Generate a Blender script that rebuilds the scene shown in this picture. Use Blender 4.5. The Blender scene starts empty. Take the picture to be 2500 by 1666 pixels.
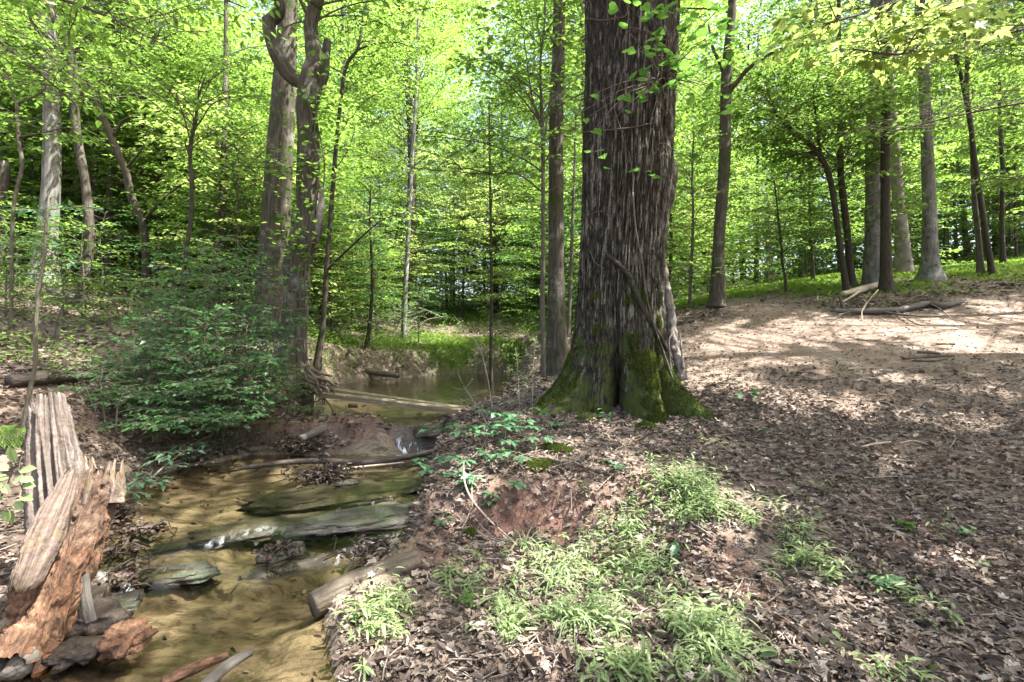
import bpy, math, random
import numpy as np
from mathutils import Vector
C = bpy.context.scene.collection
PI = math.pi
EYE = 1.52                       # camera height above the lowest pool
F = 1250.0                       # focal length in photo pixels (photo 2500 x 1666)
rng = np.random.default_rng(7)

# ------------------------------------------------------------------ noise
def _hash(ix, iy, iz, seed):
    h = (ix.astype(np.uint32) * np.uint32(374761393) + iy.astype(np.uint32) * np.uint32(668265263)
         + iz.astype(np.uint32) * np.uint32(2147483647) + np.uint32(seed * 974711 + 12345))
    h = (h ^ (h >> np.uint32(13))) * np.uint32(1274126177)
    h = (h ^ (h >> np.uint32(16))) * np.uint32(2246822519)
    h = h ^ (h >> np.uint32(15))
    return (h & np.uint32(0xFFFFFF)).astype(np.float64) / 0xFFFFFF * 2 - 1

def noise3(P, seed=0):
    P = np.asarray(P, float)
    I = np.floor(P).astype(np.int64)
    f = P - I
    f = f * f * f * (f * (f * 6 - 15) + 10)
    r = 0
    for dx in (0, 1):
        wx = f[:, 0] if dx else 1 - f[:, 0]
        for dy in (0, 1):
            wy = f[:, 1] if dy else 1 - f[:, 1]
            for dz in (0, 1):
                wz = f[:, 2] if dz else 1 - f[:, 2]
                r = r + wx * wy * wz * _hash(I[:, 0] + dx, I[:, 1] + dy, I[:, 2] + dz, seed)
    return r

def fbm(P, octv=4, seed=0, gain=.5):
    P = np.asarray(P, float)
    a, r, s = 1.0, 0, 0
    for k in range(octv):
        r = r + a * noise3(P * (2.03 ** k), seed + k * 17)
        s += a
        a *= gain
    return r / s

def fbm2(x, y, sc, octv=4, seed=0, gain=.5):
    x = np.asarray(x, float); y = np.asarray(y, float)
    return fbm(np.stack([x.ravel() * sc, y.ravel() * sc, np.full(x.size, seed * 3.7 + .31)], 1), octv, seed, gain).reshape(x.shape)

def sstep(a, b, x):
    t = np.clip((np.asarray(x, float) - a) / (b - a), 0, 1)
    return t * t * (3 - 2 * t)

def nrm(v):
    v = np.asarray(v, float)
    return v / np.maximum(np.linalg.norm(v, axis=-1, keepdims=True), 1e-9)

# ------------------------------------------------------------------ mesh collector
class MB:
    def __init__(s):
        s.V = []; s.F = []; s.M = []; s.var = []; s.bk = []; s.n = 0
    def add(s, V, faces, mat=0, var=0.5, bk=None):
        V = np.asarray(V, float).reshape(-1, 3)
        if not isinstance(faces, (list, tuple)): faces = [faces]
        for f in faces:
            f = np.asarray(f, np.int64)
            if f.size == 0: continue
            s.F.append(f + s.n); s.M.append(np.full(len(f), mat, np.int32))
        s.V.append(V)
        s.var.append(np.broadcast_to(np.asarray(var, float), (len(V),)).copy())
        s.bk.append(V.copy() if bk is None else np.asarray(bk, float))
        s.n += len(V)
        return s
    def build(s, name, mats, parent=None, smooth=True, loc=None, extra=None):
        me = bpy.data.meshes.new(name)
        V = np.concatenate(s.V) if s.V else np.zeros((0, 3))
        if loc is not None: V = V - np.asarray(loc, float)
        me.vertices.add(len(V)); me.vertices.foreach_set('co', V.astype(np.float32).ravel())
        nl = sum(f.size for f in s.F); nf = sum(len(f) for f in s.F)
        me.loops.add(nl); me.polygons.add(nf)
        me.loops.foreach_set('vertex_index', np.concatenate([f.ravel() for f in s.F]).astype(np.int32))
        tot = np.concatenate([np.full(len(f), f.shape[1], np.int32) for f in s.F])
        st = np.concatenate([[0], np.cumsum(tot)[:-1]]).astype(np.int32)
        me.polygons.foreach_set('loop_start', st)
        me.polygons.foreach_set('material_index', np.concatenate(s.M))
        me.polygons.foreach_set('use_smooth', np.full(nf, bool(smooth)))
        me.update(calc_edges=True)
        a = me.attributes.new('var', 'FLOAT', 'POINT'); a.data.foreach_set('value', np.concatenate(s.var).astype(np.float32))
        a = me.attributes.new('bk', 'FLOAT_VECTOR', 'POINT'); a.data.foreach_set('vector', np.concatenate(s.bk).astype(np.float32).ravel())
        for k, v in (extra or {}).items():
            a = me.attributes.new(k, 'FLOAT', 'POINT'); a.data.foreach_set('value', np.asarray(v, np.float32))
        for m in (mats if isinstance(mats, (list, tuple)) else [mats]): me.materials.append(m)
        o = bpy.data.objects.new(name, me); C.objects.link(o)
        if loc is not None: o.location = [float(q) for q in loc]
        if parent is not None: o.parent = parent
        return o

def tag(o, label=None, cat=None, group=None, kind=None):
    if label: o['label'] = label
    if cat: o['category'] = cat
    if group: o['group'] = group
    if kind: o['kind'] = kind
    return o

def empty(name, loc, label=None, cat=None, group=None):
    o = bpy.data.objects.new(name, None); C.objects.link(o)
    o.location = [float(q) for q in loc]; o.empty_display_size = .1
    return tag(o, label, cat, group)

def part(mb, name, mats, root, smooth=True, extra=None, label=None):
    """a part of the thing at root, its points given in the world's axes"""
    o = mb.build(name, mats, root, smooth, loc=None, extra=extra)
    l = root.location
    o.matrix_parent_inverse.identity()
    me = o.data
    co = np.empty(len(me.vertices) * 3, np.float32); me.vertices.foreach_get('co', co)
    co = co.reshape(-1, 3) - np.array([l.x, l.y, l.z], np.float32)
    me.vertices.foreach_set('co', co.ravel()); me.update()
    if label: o['label'] = label
    return o

def copy_tree(o, parent=None):
    c = o.copy(); C.objects.link(c)
    if parent is not None: c.parent = parent
    for ch in list(o.children): copy_tree(ch, c)
    return c

# ------------------------------------------------------------------ tubes
def smooth_path(P, n):
    P = np.asarray(P, float)
    if len(P) == 2:
        t = np.linspace(0, 1, n)[:, None]; return P[0] * (1 - t) + P[1] * t
    Q = np.vstack([2 * P[0] - P[1], P, 2 * P[-1] - P[-2]])
    t = np.linspace(0, len(P) - 1 - 1e-9, n); i = t.astype(int); f = (t - i)[:, None]
    a, b, c, d = Q[i], Q[i + 1], Q[i + 2], Q[i + 3]
    return .5 * (2 * b + (c - a) * f + (2 * a - 5 * b + 4 * c - d) * f ** 2 + (3 * b - a - 3 * c + d) * f ** 3)

def frames(P):
    T = np.gradient(P, axis=0); T = nrm(T)
    up = np.array([0, 0, 1.0]) if abs(T[0][2]) < .9 else np.array([1.0, 0, 0])
    U = np.empty_like(P); u = up - T[0] * (up @ T[0]); u /= np.linalg.norm(u)
    for k in range(len(P)):
        u = u - T[k] * (u @ T[k]); u /= max(np.linalg.norm(u), 1e-9); U[k] = u
    return T, U, np.cross(T, U)

def tube_faces(n, m):
    i = np.arange(n - 1)[:, None] * m; j = np.arange(m)[None, :]; j2 = (j + 1) % m
    return np.stack([i + j, i + j2, i + m + j2, i + m + j], -1).reshape(-1, 4)

def tube(mb, P, R, sides=8, mat=0, var=.5, wob=0, wsc=6, seed=0, cap=True, flat=1.0):
    P = np.asarray(P, float); n = len(P)
    R = np.interp(np.linspace(0, 1, n), np.linspace(0, 1, len(np.atleast_1d(R))), np.atleast_1d(R)) if np.size(R) != n else np.asarray(R, float)
    T, U, W = frames(P)
    th = np.arange(sides) / sides * 2 * PI
    rad = np.repeat(R[:, None], sides, 1)
    dirv = np.cos(th)[None, :, None] * U[:, None, :] + flat * np.sin(th)[None, :, None] * W[:, None, :]
    if wob:
        base = (P[:, None, :] + dirv * rad[..., None]).reshape(-1, 3)
        rad = rad * (1 + wob * fbm(base * wsc, 3, seed).reshape(n, sides))
    V = P[:, None, :] + dirv * rad[..., None]
    L = np.concatenate([[0], np.cumsum(np.linalg.norm(np.diff(P, axis=0), axis=1))])
    bk = np.stack([np.cos(th)[None, :] * R[:, None], np.sin(th)[None, :] * R[:, None], np.repeat(L[:, None], sides, 1)], -1)
    fs = [tube_faces(n, sides)]
    V = V.reshape(-1, 3); bk = bk.reshape(-1, 3)
    if cap:
        V = np.vstack([V, P[0], P[-1]]); bk = np.vstack([bk, [0, 0, 0], [0, 0, L[-1]]])
        a = np.arange(sides); b = (a + 1) % sides
        fs.append(np.stack([b, a, np.full(sides, n * sides)], 1))
        fs.append(np.stack([a + (n - 1) * sides, b + (n - 1) * sides, np.full(sides, n * sides + 1)], 1))
    mb.add(V, fs, mat, var, bk)

# ------------------------------------------------------------------ leaves
def _tmpl(pts, faces):
    return np.array(pts, float), [np.array(f) for f in faces]
LEAF = {
 'rhomb': _tmpl([(0, 0, 0), (.42, .5, .10), (1, 0, 0), (.42, -.5, .10)], [[(0, 3, 2), (0, 2, 1)]]),
 'oval': _tmpl([(0, 0, 0), (.32, 0, -.02), (.68, 0, -.02), (1, 0, -.08), (.28, .42, .10), (.66, .44, .08), (.28, -.42, .10), (.66, -.44, .08)],
               [[(0, 6, 1), (0, 1, 4), (2, 7, 3), (2, 3, 5)], [(1, 6, 7, 2), (1, 2, 5, 4)]]),
 'maple': _tmpl([(.0, 0, 0), (.38, 0, -.02), (.02, .30, .05), (.10, .52, .02), (.26, .30, .03), (.62, .56, .02), (.56, .20, .03), (1.0, 0, -.05),
                 (.56, -.20, .03), (.62, -.56, .02), (.26, -.30, .03), (.10, -.52, .02), (.02, -.30, .05)],
               [[(1, b, a) for a, b in zip([0, 2, 3, 4, 5, 6, 7, 8, 9, 10, 11, 12], [2, 3, 4, 5, 6, 7, 8, 9, 10, 11, 12, 0])]]),
 'heart': _tmpl([(.06, 0, 0), (.4, 0, -.03), (.72, 0, -.04), (1, 0, -.10), (-.04, .26, .05), (.18, .50, .08), (.50, .46, .06), (.78, .24, .0),
                 (-.04, -.26, .05), (.18, -.50, .08), (.50, -.46, .06), (.78, -.24, .0)],
               [[(0, 1, 5), (0, 5, 4), (2, 3, 7), (0, 9, 1), (0, 8, 9), (2, 11, 3)], [(1, 2, 6, 5), (1, 9, 10, 2)], [(2, 7, 6), (2, 10, 11)]]),
 'litter': _tmpl([(0, 0, 0), (.3, 0, -.06), (.66, 0, -.03), (1, 0, .10), (.22, .40, .16), (.70, .42, .20), (.22, -.40, .12), (.70, -.42, .22)],
               [[(0, 6, 1), (0, 1, 4), (2, 7, 3), (2, 3, 5)], [(1, 6, 7, 2), (1, 2, 5, 4)]]),
 'chip': _tmpl([(0, 0, 0), (.5, .45, .14), (1, 0, .08), (.5, -.5, -.05)], [[(0, 3, 2), (0, 2, 1)]]),
}
def leaves(mb, P, D, N, L, W, shape='rhomb', mat=0, var=None, curl=1.0, droop=.15):
    t, fs = LEAF[shape]; P = np.asarray(P, float); n = len(P)
    if n == 0: return
    D = nrm(D); N = np.asarray(N, float); N = nrm(N - D * np.sum(N * D, 1, keepdims=True)); S = np.cross(N, D)
    L = np.broadcast_to(np.asarray(L, float), (n,)); W = np.broadcast_to(np.asarray(W, float), (n,)); curl = np.broadcast_to(np.asarray(curl, float), (n,))
    k = len(t)
    V = (P[:, None, :] + D[:, None, :] * (t[None, :, 0, None] * L[:, None, None]) + S[:, None, :] * (t[None, :, 1, None] * W[:, None, None])
         + N[:, None, :] * (t[None, :, 2, None] * (W * curl)[:, None, None]))
    V[:, :, 2] -= droop * (t[None, :, 0] ** 2) * L[:, None]
    fcs = [(np.arange(n)[:, None, None] * k + f[None]).reshape(-1, f.shape[1]) for f in fs]
    if var is None: var = np.random.default_rng(n).random(n)
    var = np.broadcast_to(np.asarray(var, float), (n,))
    bk = np.repeat(t[None], n, 0).reshape(-1, 3)
    mb.add(V.reshape(-1, 3), fcs, mat, np.repeat(var, k), bk)

def rand_up(r, n, tilt):
    """normals near vertical"""
    a = r.random(n) * 2 * PI; g = np.abs(r.normal(0, tilt, n))
    return np.stack([np.sin(g) * np.cos(a), np.sin(g) * np.sin(a), np.cos(g)], 1)
def rand_dir(r, n, dz=.2):
    a = r.random(n) * 2 * PI
    return nrm(np.stack([np.cos(a), np.sin(a), r.normal(0, dz, n)], 1))

# ------------------------------------------------------------------ photo geometry
def W(u, v, Y):                  # world point seen at photo pixel (u, v) at depth Y
    return np.array([(u - 1250) / F * Y, Y, EYE - (v - 833) / F * Y])

def sdist(x, y, poly):
    """signed distance to a closed polygon, positive inside"""
    poly = np.asarray(poly, float); n = len(poly)
    d = np.full(np.shape(x), 1e9); ins = np.zeros(np.shape(x), bool)
    for i in range(n):
        ax, ay = poly[i]; bx, by = poly[(i + 1) % n]
        ex, ey = bx - ax, by - ay
        t = np.clip(((x - ax) * ex + (y - ay) * ey) / (ex * ex + ey * ey + 1e-12), 0, 1)
        d = np.minimum(d, np.hypot(x - ax - t * ex, y - ay - t * ey))
        c = ((ay > y) != (by > y)) & (x < (bx - ax) * (y - ay) / (by - ay + 1e-12) + ax)
        ins ^= c
    return np.where(ins, d, -d)

# ------------------------------------------------------------------ terrain
CP = [  # (u, v, Y) control points read off the photo
 (2500,1666,2.15),(1900,1666,2.15),(1500,1666,2.2),(1180,1650,2.3),(2500,1400,3.0),(2000,1400,3.0),(1700,1400,3.0),(1480,1390,2.95),(1280,1400,2.9),
 (2500,1200,4.0),(2000,1200,4.0),(1700,1180,4.0),(1400,1148,4.25),(1250,1160,4.2),(1200,1060,5.3),(1350,1050,5.2),(1600,1040,5.3),(1750,1050,5.2),(1500,985,6.2),(1380,985,6.2),(1690,985,6.1),
 (2000,1000,5.8),(2500,1000,5.6),(1900,900,7.2),(2500,900,6.8),(1700,880,8.0),(1690,800,10),(1700,760,12),(1750,748,12.2),(2100,820,8.8),(2500,820,8.4),(2100,760,10.5),
 (2140,708,13),(2270,690,13.6),(2500,690,12),(2430,655,16),(2500,640,20),(1900,702,17),(1700,735,18),(1700,700,30),(2100,655,30),(2500,610,30),
 (1360,868,9.2),(1300,885,8.6),(1300,905,7.6),(1000,835,19),(800,838,15.5),(1200,850,18.5),(1290,838,13),(1000,780,25),(700,785,18),(1000,742,40),(1400,745,25),(1400,720,40),
 (0,1000,4.6),(200,960,5.5),(0,900,6),(250,850,7),(0,830,7.5),(0,700,11),(300,725,11),(500,765,11),(600,850,9),(690,880,8.7),(0,640,16),(300,660,18),(600,735,20),(0,600,30),(500,690,35),
 (-300,1000,4),(-300,800,7),(-200,1300,3),(380,1130,5.6),(560,1085,6.4),(20,1250,3.4)]
cp = np.array([W(*c) for c in CP])
cp = np.vstack([cp, [(0,-3,.05),(-7,-3,.9),(7,-3,.0),(-40,-20,4),(40,-20,3),(-45,40,10),(48,40,9),(0,75,7),(60,75,10),(-60,75,11),(-9,3,1.6),(-15,8,3.0),(8,2.2,.1),(14,9,2.6),(20,15,4.2),(3,0,.02),
                     (-25,0,4),(25,0,2.2),(-90,0,9),(90,0,8),(0,130,9),(-90,130,14),(90,130,13),(0,-90,4),(-90,-90,8),(90,-90,8)]])
def _tps_k(r2): return np.where(r2 > 0, .5 * r2 * np.log(r2 + 1e-12), 0)
def _tps(c, lam=.02):
    n = len(c); d2 = ((c[:, None, :2] - c[None, :, :2]) ** 2).sum(-1)
    A = np.zeros((n + 3, n + 3)); A[:n, :n] = _tps_k(d2) + lam * np.eye(n); A[:n, n] = 1; A[:n, n + 1:] = c[:, :2]; A[n, :n] = 1; A[n + 1:, :n] = c[:, :2].T
    return np.linalg.solve(A, np.concatenate([c[:, 2], [0, 0, 0]]))
TW = _tps(cp)
def base_h(x, y):
    x = np.asarray(x, float); y = np.asarray(y, float); sh = x.shape; X = x.ravel(); Y = y.ravel(); out = np.empty(X.size)
    for i in range(0, X.size, 40000):
        a, b = X[i:i + 40000], Y[i:i + 40000]
        d2 = (a[:, None] - cp[None, :, 0]) ** 2 + (b[:, None] - cp[None, :, 1]) ** 2
        out[i:i + 40000] = _tps_k(d2) @ TW[:-3] + TW[-3] + TW[-2] * a + TW[-1] * b
    return out.reshape(sh)

LOW = [(-2.5,-4),(-.6,-4),(-.62,1.4),(-.80,2.28),(-1.0,2.77),(-.86,3.2),(-.80,3.8),(-.86,4.73),(-.90,5.6),(-.98,6.45),(-1.42,6.52),(-2.3,6.25),(-3.2,6.25),(-3.6,5.6),(-3.75,4.8),(-3.25,4.2),(-2.95,3.5),(-2.55,2.85),(-2.3,2.28),(-2.5,1.4)]
UPP = [(-1.02,6.62),(-1.42,6.62),(-2.1,6.95),(-3.0,7.25),(-3.5,8.4),(-4.3,11.3),(-4.5,13.3),(-3.6,15.4),(-1.6,17.8),(.2,18.6),(1.2,18.6),(.75,17.3),(.25,14.2),(-.25,10.5),(-.45,9.3),(-.85,7.9)]
def water_level(x, y):
    x = np.asarray(x, float); y = np.asarray(y, float)
    wob = .10 * np.sin(x * 5.3) + .05 * np.sin(x * 13 + 1)
    up = 6.5 + 0 * x
    ab = np.clip(4.02 + (x + 1.63) * 1.1, 2.9, 4.9) + wob
    bc = 3.40 + (x + 1.49) * .5 + wob
    z = 0.07 * sstep(-.05, .05, y - bc) + .06 * sstep(-.06, .06, y - ab) + .27 * sstep(-.10, .10, y - up)
    return z
def ground_h(x, y, detail=True):
    x = np.asarray(x, float); y = np.asarray(y, float)
    h = base_h(x, y)
    n1 = fbm2(x, y, 1.6, 3, 3); n2 = fbm2(x, y, 6, 3, 5)
    r = np.hypot(x, y)
    fade = np.clip(1.6 - r / 20, .35, 1)
    pm = path_mask(x, y)
    h = h + (.045 * n1 + .016 * n2) * fade * (1 - .55 * pm) + .10 * fbm2(x, y, .35, 2, 9) * sstep(9, 18, r)
    wl = water_level(x, y)
    jx = x + .10 * fbm2(x, y, 2.2, 3, 11); jy = y + .10 * fbm2(x, y, 2.2, 3, 12)
    dl = np.full(x.shape, -99.0); du = np.full(x.shape, -99.0)
    near = (np.abs(x) < 9) & (y < 24) & (y > -8)
    if near.any():
        dl[near] = sdist(jx[near], jy[near], LOW); du[near] = sdist(jx[near], jy[near], UPP)
    d = np.maximum(dl, du)
    out = -d
    # banks climb away from the water, the bed lies below it
    k = (1.7 + .6 * n1) * (1 - .80 * sstep(5.6, 6.6, y) * sstep(12, 9, y) * sstep(-2.0, -1.4, x))
    lim = wl + .015 + np.maximum(out, 0) * k + .02 * n2
    h = np.where(out > 0, np.minimum(h, np.where(out < 3, lim, 1e9)), h)
    h = np.where((out > 0) & (out < 2.2), np.maximum(h, wl + .03 + .10 * sstep(0, .8, out) + .03 * n2), h)
    bed = wl - .02 - .10 * sstep(0, .45, d) - .04 * n1 - .015 * n2
    bed = np.where(du > dl, wl - .03 - .28 * sstep(0, 1.2, d), bed)
    h = np.where(d > 0, bed, h)
    # mud dam between the two pools, with a notch where the water falls
    dam = np.exp(-((y - (6.62 + .18 * (-x - 1.5))) / .30) ** 2) * sstep(-1.30, -1.75, x) * sstep(-3.6, -2.9, x)
    h = np.maximum(h, np.where(dam > .02, (.10 + .42 * dam + .03 * n2), -9))
    # the mound breaks off in a low red scarp on its near side
    ye = 4.02 + .10 * fbm2(x, y, 2.5, 3, 77) + .05 * np.sin(x * 7)
    h = h - np.where(d < -.02, 1, 0) * .19 * sstep(ye + .10, ye - .16, y) * sstep(2.3, 3.3, y) * sstep(1.45, .75, x) * sstep(.02, .4, -d)
    # undercut gully of red earth on the near side of the mound
    g = np.exp(-(((x - .22) / .42) ** 2 + ((y - 3.72) / .26) ** 2))
    h = h - .16 * g
    return h
PATH = [(3.2,7.6),(4.0,8.0),(6.3,7.6),(9,7.4),(16,7.0),(16,-2),(4.4,-2),(4.0,2.0),(3.6,3.6),(3.3,4.6),(2.6,5.8),(2.4,6.8)]
PATH2 = [(2.5,6.6),(2.9,9.2),(3.4,10.4),(4.6,10.9),(4.9,13.2),(6.3,17.5),(7.2,17.5),(6.3,13.2),(6.9,10.8),(9.5,10.9),(13,11.6),(16,12),(16,6.4),(9,6.6)]
def path_mask(x, y):
    x = np.asarray(x, float); y = np.asarray(y, float); m = np.zeros(x.shape)
    near = (x > -2) & (x < 22) & (y > -5) & (y < 26)
    if near.any():
        a, b = x[near], y[near]
        ja = a + .8 * fbm2(a, b, .9, 4, 21, .6); jb = b + 1.0 * fbm2(a, b, .9, 4, 22, .6)
        # bare earth: full on the upper track, thin where leaves drift down the slope
        m[near] = np.maximum(sstep(-.5, .9, sdist(ja, jb, PATH2)), .55 * sstep(-.3, 1.4, sdist(ja, jb, PATH)) * sstep(4.2, 6.0, b))
    return m
def hz(x, y): return float(ground_h(np.array([float(x)]), np.array([float(y)]))[0])
def G(u, v, y0=2.0, y1=40.0):    # the ground point seen at photo pixel (u, v)
    ys = np.geomspace(y0, y1, 500); xs = (u - 1250) / F * ys; zs = EYE - (v - 833) / F * ys
    hs = ground_h(xs, ys); i = np.argmax(hs >= zs)
    if not (hs >= zs).any(): i = int(np.argmin(zs - hs))
    y = ys[i]; x = (u - 1250) / F * y
    return np.array([x, y, hz(x, y)])
# ------------------------------------------------------------------ materials
class NT:
    def __init__(s, name):
        s.m = bpy.data.materials.new(name); s.m.use_nodes = True; s.t = s.m.node_tree; s.t.nodes.clear()
        s.out = s.t.nodes.new('ShaderNodeOutputMaterial')
    def n(s, typ, **k):
        nd = s.t.nodes.new('ShaderNode' + typ)
        for a, b in k.items():
            if a in nd.inputs.keys(): s.set(nd.inputs[a], b)
            else: setattr(nd, a, b)
        return nd
    def set(s, sock, val):
        if isinstance(val, bpy.types.NodeSocket): s.t.links.new(val, sock)
        else: sock.default_value = val
    def attr(s, name): return s.n('Attribute', attribute_name=name)
    def noise(s, vec, scale, detail=4, rough=.55, dist=0, off=None):
        if off is not None:
            vec = s.n('Mapping', Vector=vec, Scale=off).outputs['Vector']
        return s.n('TexNoise', Vector=vec, Scale=scale, Detail=detail, Roughness=rough, Distortion=dist).outputs['Fac']
    def ramp(s, fac, stops, interp='LINEAR'):
        r = s.n('ValToRGB', Fac=fac); e = r.color_ramp.elements; r.color_ramp.interpolation = interp
        while len(e) < len(stops): e.new(.5)
        for q, (p, c) in zip(e, stops):
            q.position = p; q.color = (*c, 1) if len(c) == 3 else c
        return r.outputs['Color']
    def mix(s, fac, a, b, mode='MIX'):
        nd = s.n('Mix', data_type='RGBA', blend_type=mode)
        s.set(nd.inputs[0], fac)
        for i, q in ((6, a), (7, b)):
            s.set(nd.inputs[i], (*q, 1) if isinstance(q, tuple) and len(q) == 3 else q)
        return nd.outputs[2]
    def math(s, op, a, b=0.0, clamp=False):
        nd = s.n('Math', operation=op, use_clamp=clamp); s.set(nd.inputs[0], a); s.set(nd.inputs[1], b); return nd.outputs[0]
    def bump(s, h, strength, dist=.02, normal=None):
        b = s.n('Bump', Height=h, Strength=strength, Distance=dist)
        if normal is not None: s.set(b.inputs['Normal'], normal)
        return b.outputs['Normal']
    def pbsdf(s, col, rough=.8, spec=.3, normal=None, **k):
        p = s.n('BsdfPrincipled'); s.set(p.inputs['Base Color'], (*col, 1) if isinstance(col, tuple) and len(col) == 3 else col)
        s.set(p.inputs['Roughness'], rough); p.inputs['Specular IOR Level'].default_value = spec
        if normal is not None: s.set(p.inputs['Normal'], normal)
        for a, b in k.items(): s.set(p.inputs[a], b)
        return p.outputs[0]
    def done(s, sh):
        s.t.links.new(sh, s.out.inputs['Surface']); return s.m

def leaf_mat(name, dark, light, trans, tf=.45, rough=.45, spec=.35, objvar=.42):
    t = NT(name); v = t.attr('var').outputs['Fac']
    oi = t.n('ObjectInfo').outputs['Random']
    vv = t.math('ADD', t.math('MULTIPLY', v, 1 - objvar), t.math('MULTIPLY', oi, objvar))
    col = t.mix(vv, dark, light)
    bkv = t.n('SeparateXYZ', Vector=t.attr('bk').outputs['Vector']).outputs['Y']
    rib = t.math('LESS_THAN', t.math('ABSOLUTE', bkv), .03)
    col = t.mix(t.math('MULTIPLY', rib, .35), col, light)
    tc = t.mix(vv, tuple(c * .75 for c in trans), tuple(min(1, c * 1.25) for c in trans))
    p = t.pbsdf(col, rough, spec)
    tr = t.n('BsdfTranslucent'); t.set(tr.inputs['Color'], tc)
    ms = t.n('MixShader'); ms.inputs[0].default_value = tf; t.t.links.new(p, ms.inputs[1]); t.t.links.new(tr.outputs[0], ms.inputs[2])
    return t.done(ms.outputs[0])

def bark_mat(name, dark, light, patch, sc=1.0, bump=.9, moss=0.0, stretch=.12, patch_at=.62):
    t = NT(name); b = t.attr('bk').outputs['Vector']; oc = t.n('TexCoord').outputs['Object']
    n1 = t.noise(b, 26 * sc, 5, .62, .3, off=(1, 1, stretch))
    n2 = t.noise(b, 70 * sc, 4, .6, 0, off=(1, 1, .25))
    n3 = t.noise(oc, 3.2, 4, .6)
    col = t.ramp(n1, [(.30, dark), (.62, light)])
    col = t.mix(t.ramp(t.math('ADD', t.math('MULTIPLY', n3, .75), t.math('MULTIPLY', n2, .35)), [(patch_at - .07, (0, 0, 0)), (patch_at + .05, (1, 1, 1))]), col, patch)
    col = t.mix(t.math('MULTIPLY', n2, .5), col, dark)
    if moss:
        g = t.ramp(t.noise(oc, 5.0, 5, .65), [(.62 - moss * .25, (0, 0, 0)), (.74 - moss * .25, (1, 1, 1))])
        col = t.mix(g, col, (.035, .06, .012))
    h = t.math('ADD', n1, t.math('MULTIPLY', n2, .35))
    return t.done(t.pbsdf(col, .88, .2, t.bump(h, bump, .03)))

M = {}
M['leaf'] = leaf_mat('broad_leaf', (.045, .092, .022), (.110, .165, .040), (.235, .395, .065), .5)
M['leaf_light'] = leaf_mat('light_leaf', (.11, .165, .04), (.21, .27, .09), (.42, .54, .14), .5)
M['leaf_dark'] = leaf_mat('shrub_leaf', (.042, .105, .036), (.085, .175, .065), (.13, .30, .075), .42, .4, .4)
M['leaf_redbud'] = leaf_mat('heart_leaf', (.055, .12, .03), (.09, .165, .045), (.15, .32, .05), .5)
M['leaf_creeper'] = leaf_mat('creeper_leaf', (.045, .115, .055), (.10, .20, .10), (.08, .2, .06), .3, .35, .5)
M['stilt'] = leaf_mat('stiltgrass_leaf', (.13, .19, .065), (.30, .37, .18), (.24, .36, .11), .35, .4, .45)
M['grass'] = leaf_mat('grass_blade', (.07, .13, .015), (.13, .2, .03), (.2, .32, .04), .45)
M['sedge'] = leaf_mat('pale_blade', (.13, .19, .09), (.26, .32, .18), (.2, .28, .1), .3)
M['moss'] = leaf_mat('moss_tuft', (.035, .052, .010), (.095, .122, .022), (.10, .14, .02), .25, .8, .1)
M['bark_big'] = bark_mat('ridged_bark', (.028, .021, .016), (.125, .105, .085), (.30, .285, .26), .9, .8, 0, .10, .66)
M['bark'] = bark_mat('brown_bark', (.024, .019, .014), (.115, .098, .076), (.26, .25, .215), 1.0, .9, .35, .12, .66)
M['bark_grey'] = bark_mat('grey_bark', (.07, .065, .058), (.24, .23, .21), (.36, .36, .34), .8, .6, .2, .14, .64)
M['bark_dark'] = bark_mat('dark_bark', (.022, .018, .014), (.085, .07, .055), (.16, .15, .12), 1.4, .6, .3, .2, .72)
M['bark_thin'] = bark_mat('sapling_bark', (.05, .042, .03), (.15, .135, .10), (.25, .25, .2), 2.2, .4, .25, .2, .70)
M['twig'] = bark_mat('dead_twig', (.10, .08, .06), (.34, .30, .25), (.48, .44, .38), 2.0, .4, 0, .1, .7)

def litter_mat():
    t = NT('dry_leaf'); v = t.attr('var').outputs['Fac']; b = t.attr('bk').outputs['Vector']
    c = t.ramp(v, [(0, (.042, .029, .022)), (.25, (.10, .072, .054)), (.5, (.19, .142, .108)), (.74, (.30, .24, .19)), (.93, (.45, .39, .33)), (1, (.24, .125, .07))])
    c = t.mix(t.math('MULTIPLY', t.noise(t.n('TexCoord').outputs['Object'], 60, 3), .6), c, (.06, .042, .035))
    y = t.n('SeparateXYZ', Vector=b).outputs['Y']
    c = t.mix(t.math('MULTIPLY', t.math('LESS_THAN', t.math('ABSOLUTE', y), .03), .4), c, (.06, .04, .03))
    p = t.pbsdf(c, .62, .35); tr = t.n('BsdfTranslucent'); t.set(tr.inputs['Color'], c)
    ms = t.n('MixShader'); ms.inputs[0].default_value = .15; t.t.links.new(p, ms.inputs[1]); t.t.links.new(tr.outputs[0], ms.inputs[2])
    return t.done(ms.outputs[0])
M['litter'] = litter_mat()

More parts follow.
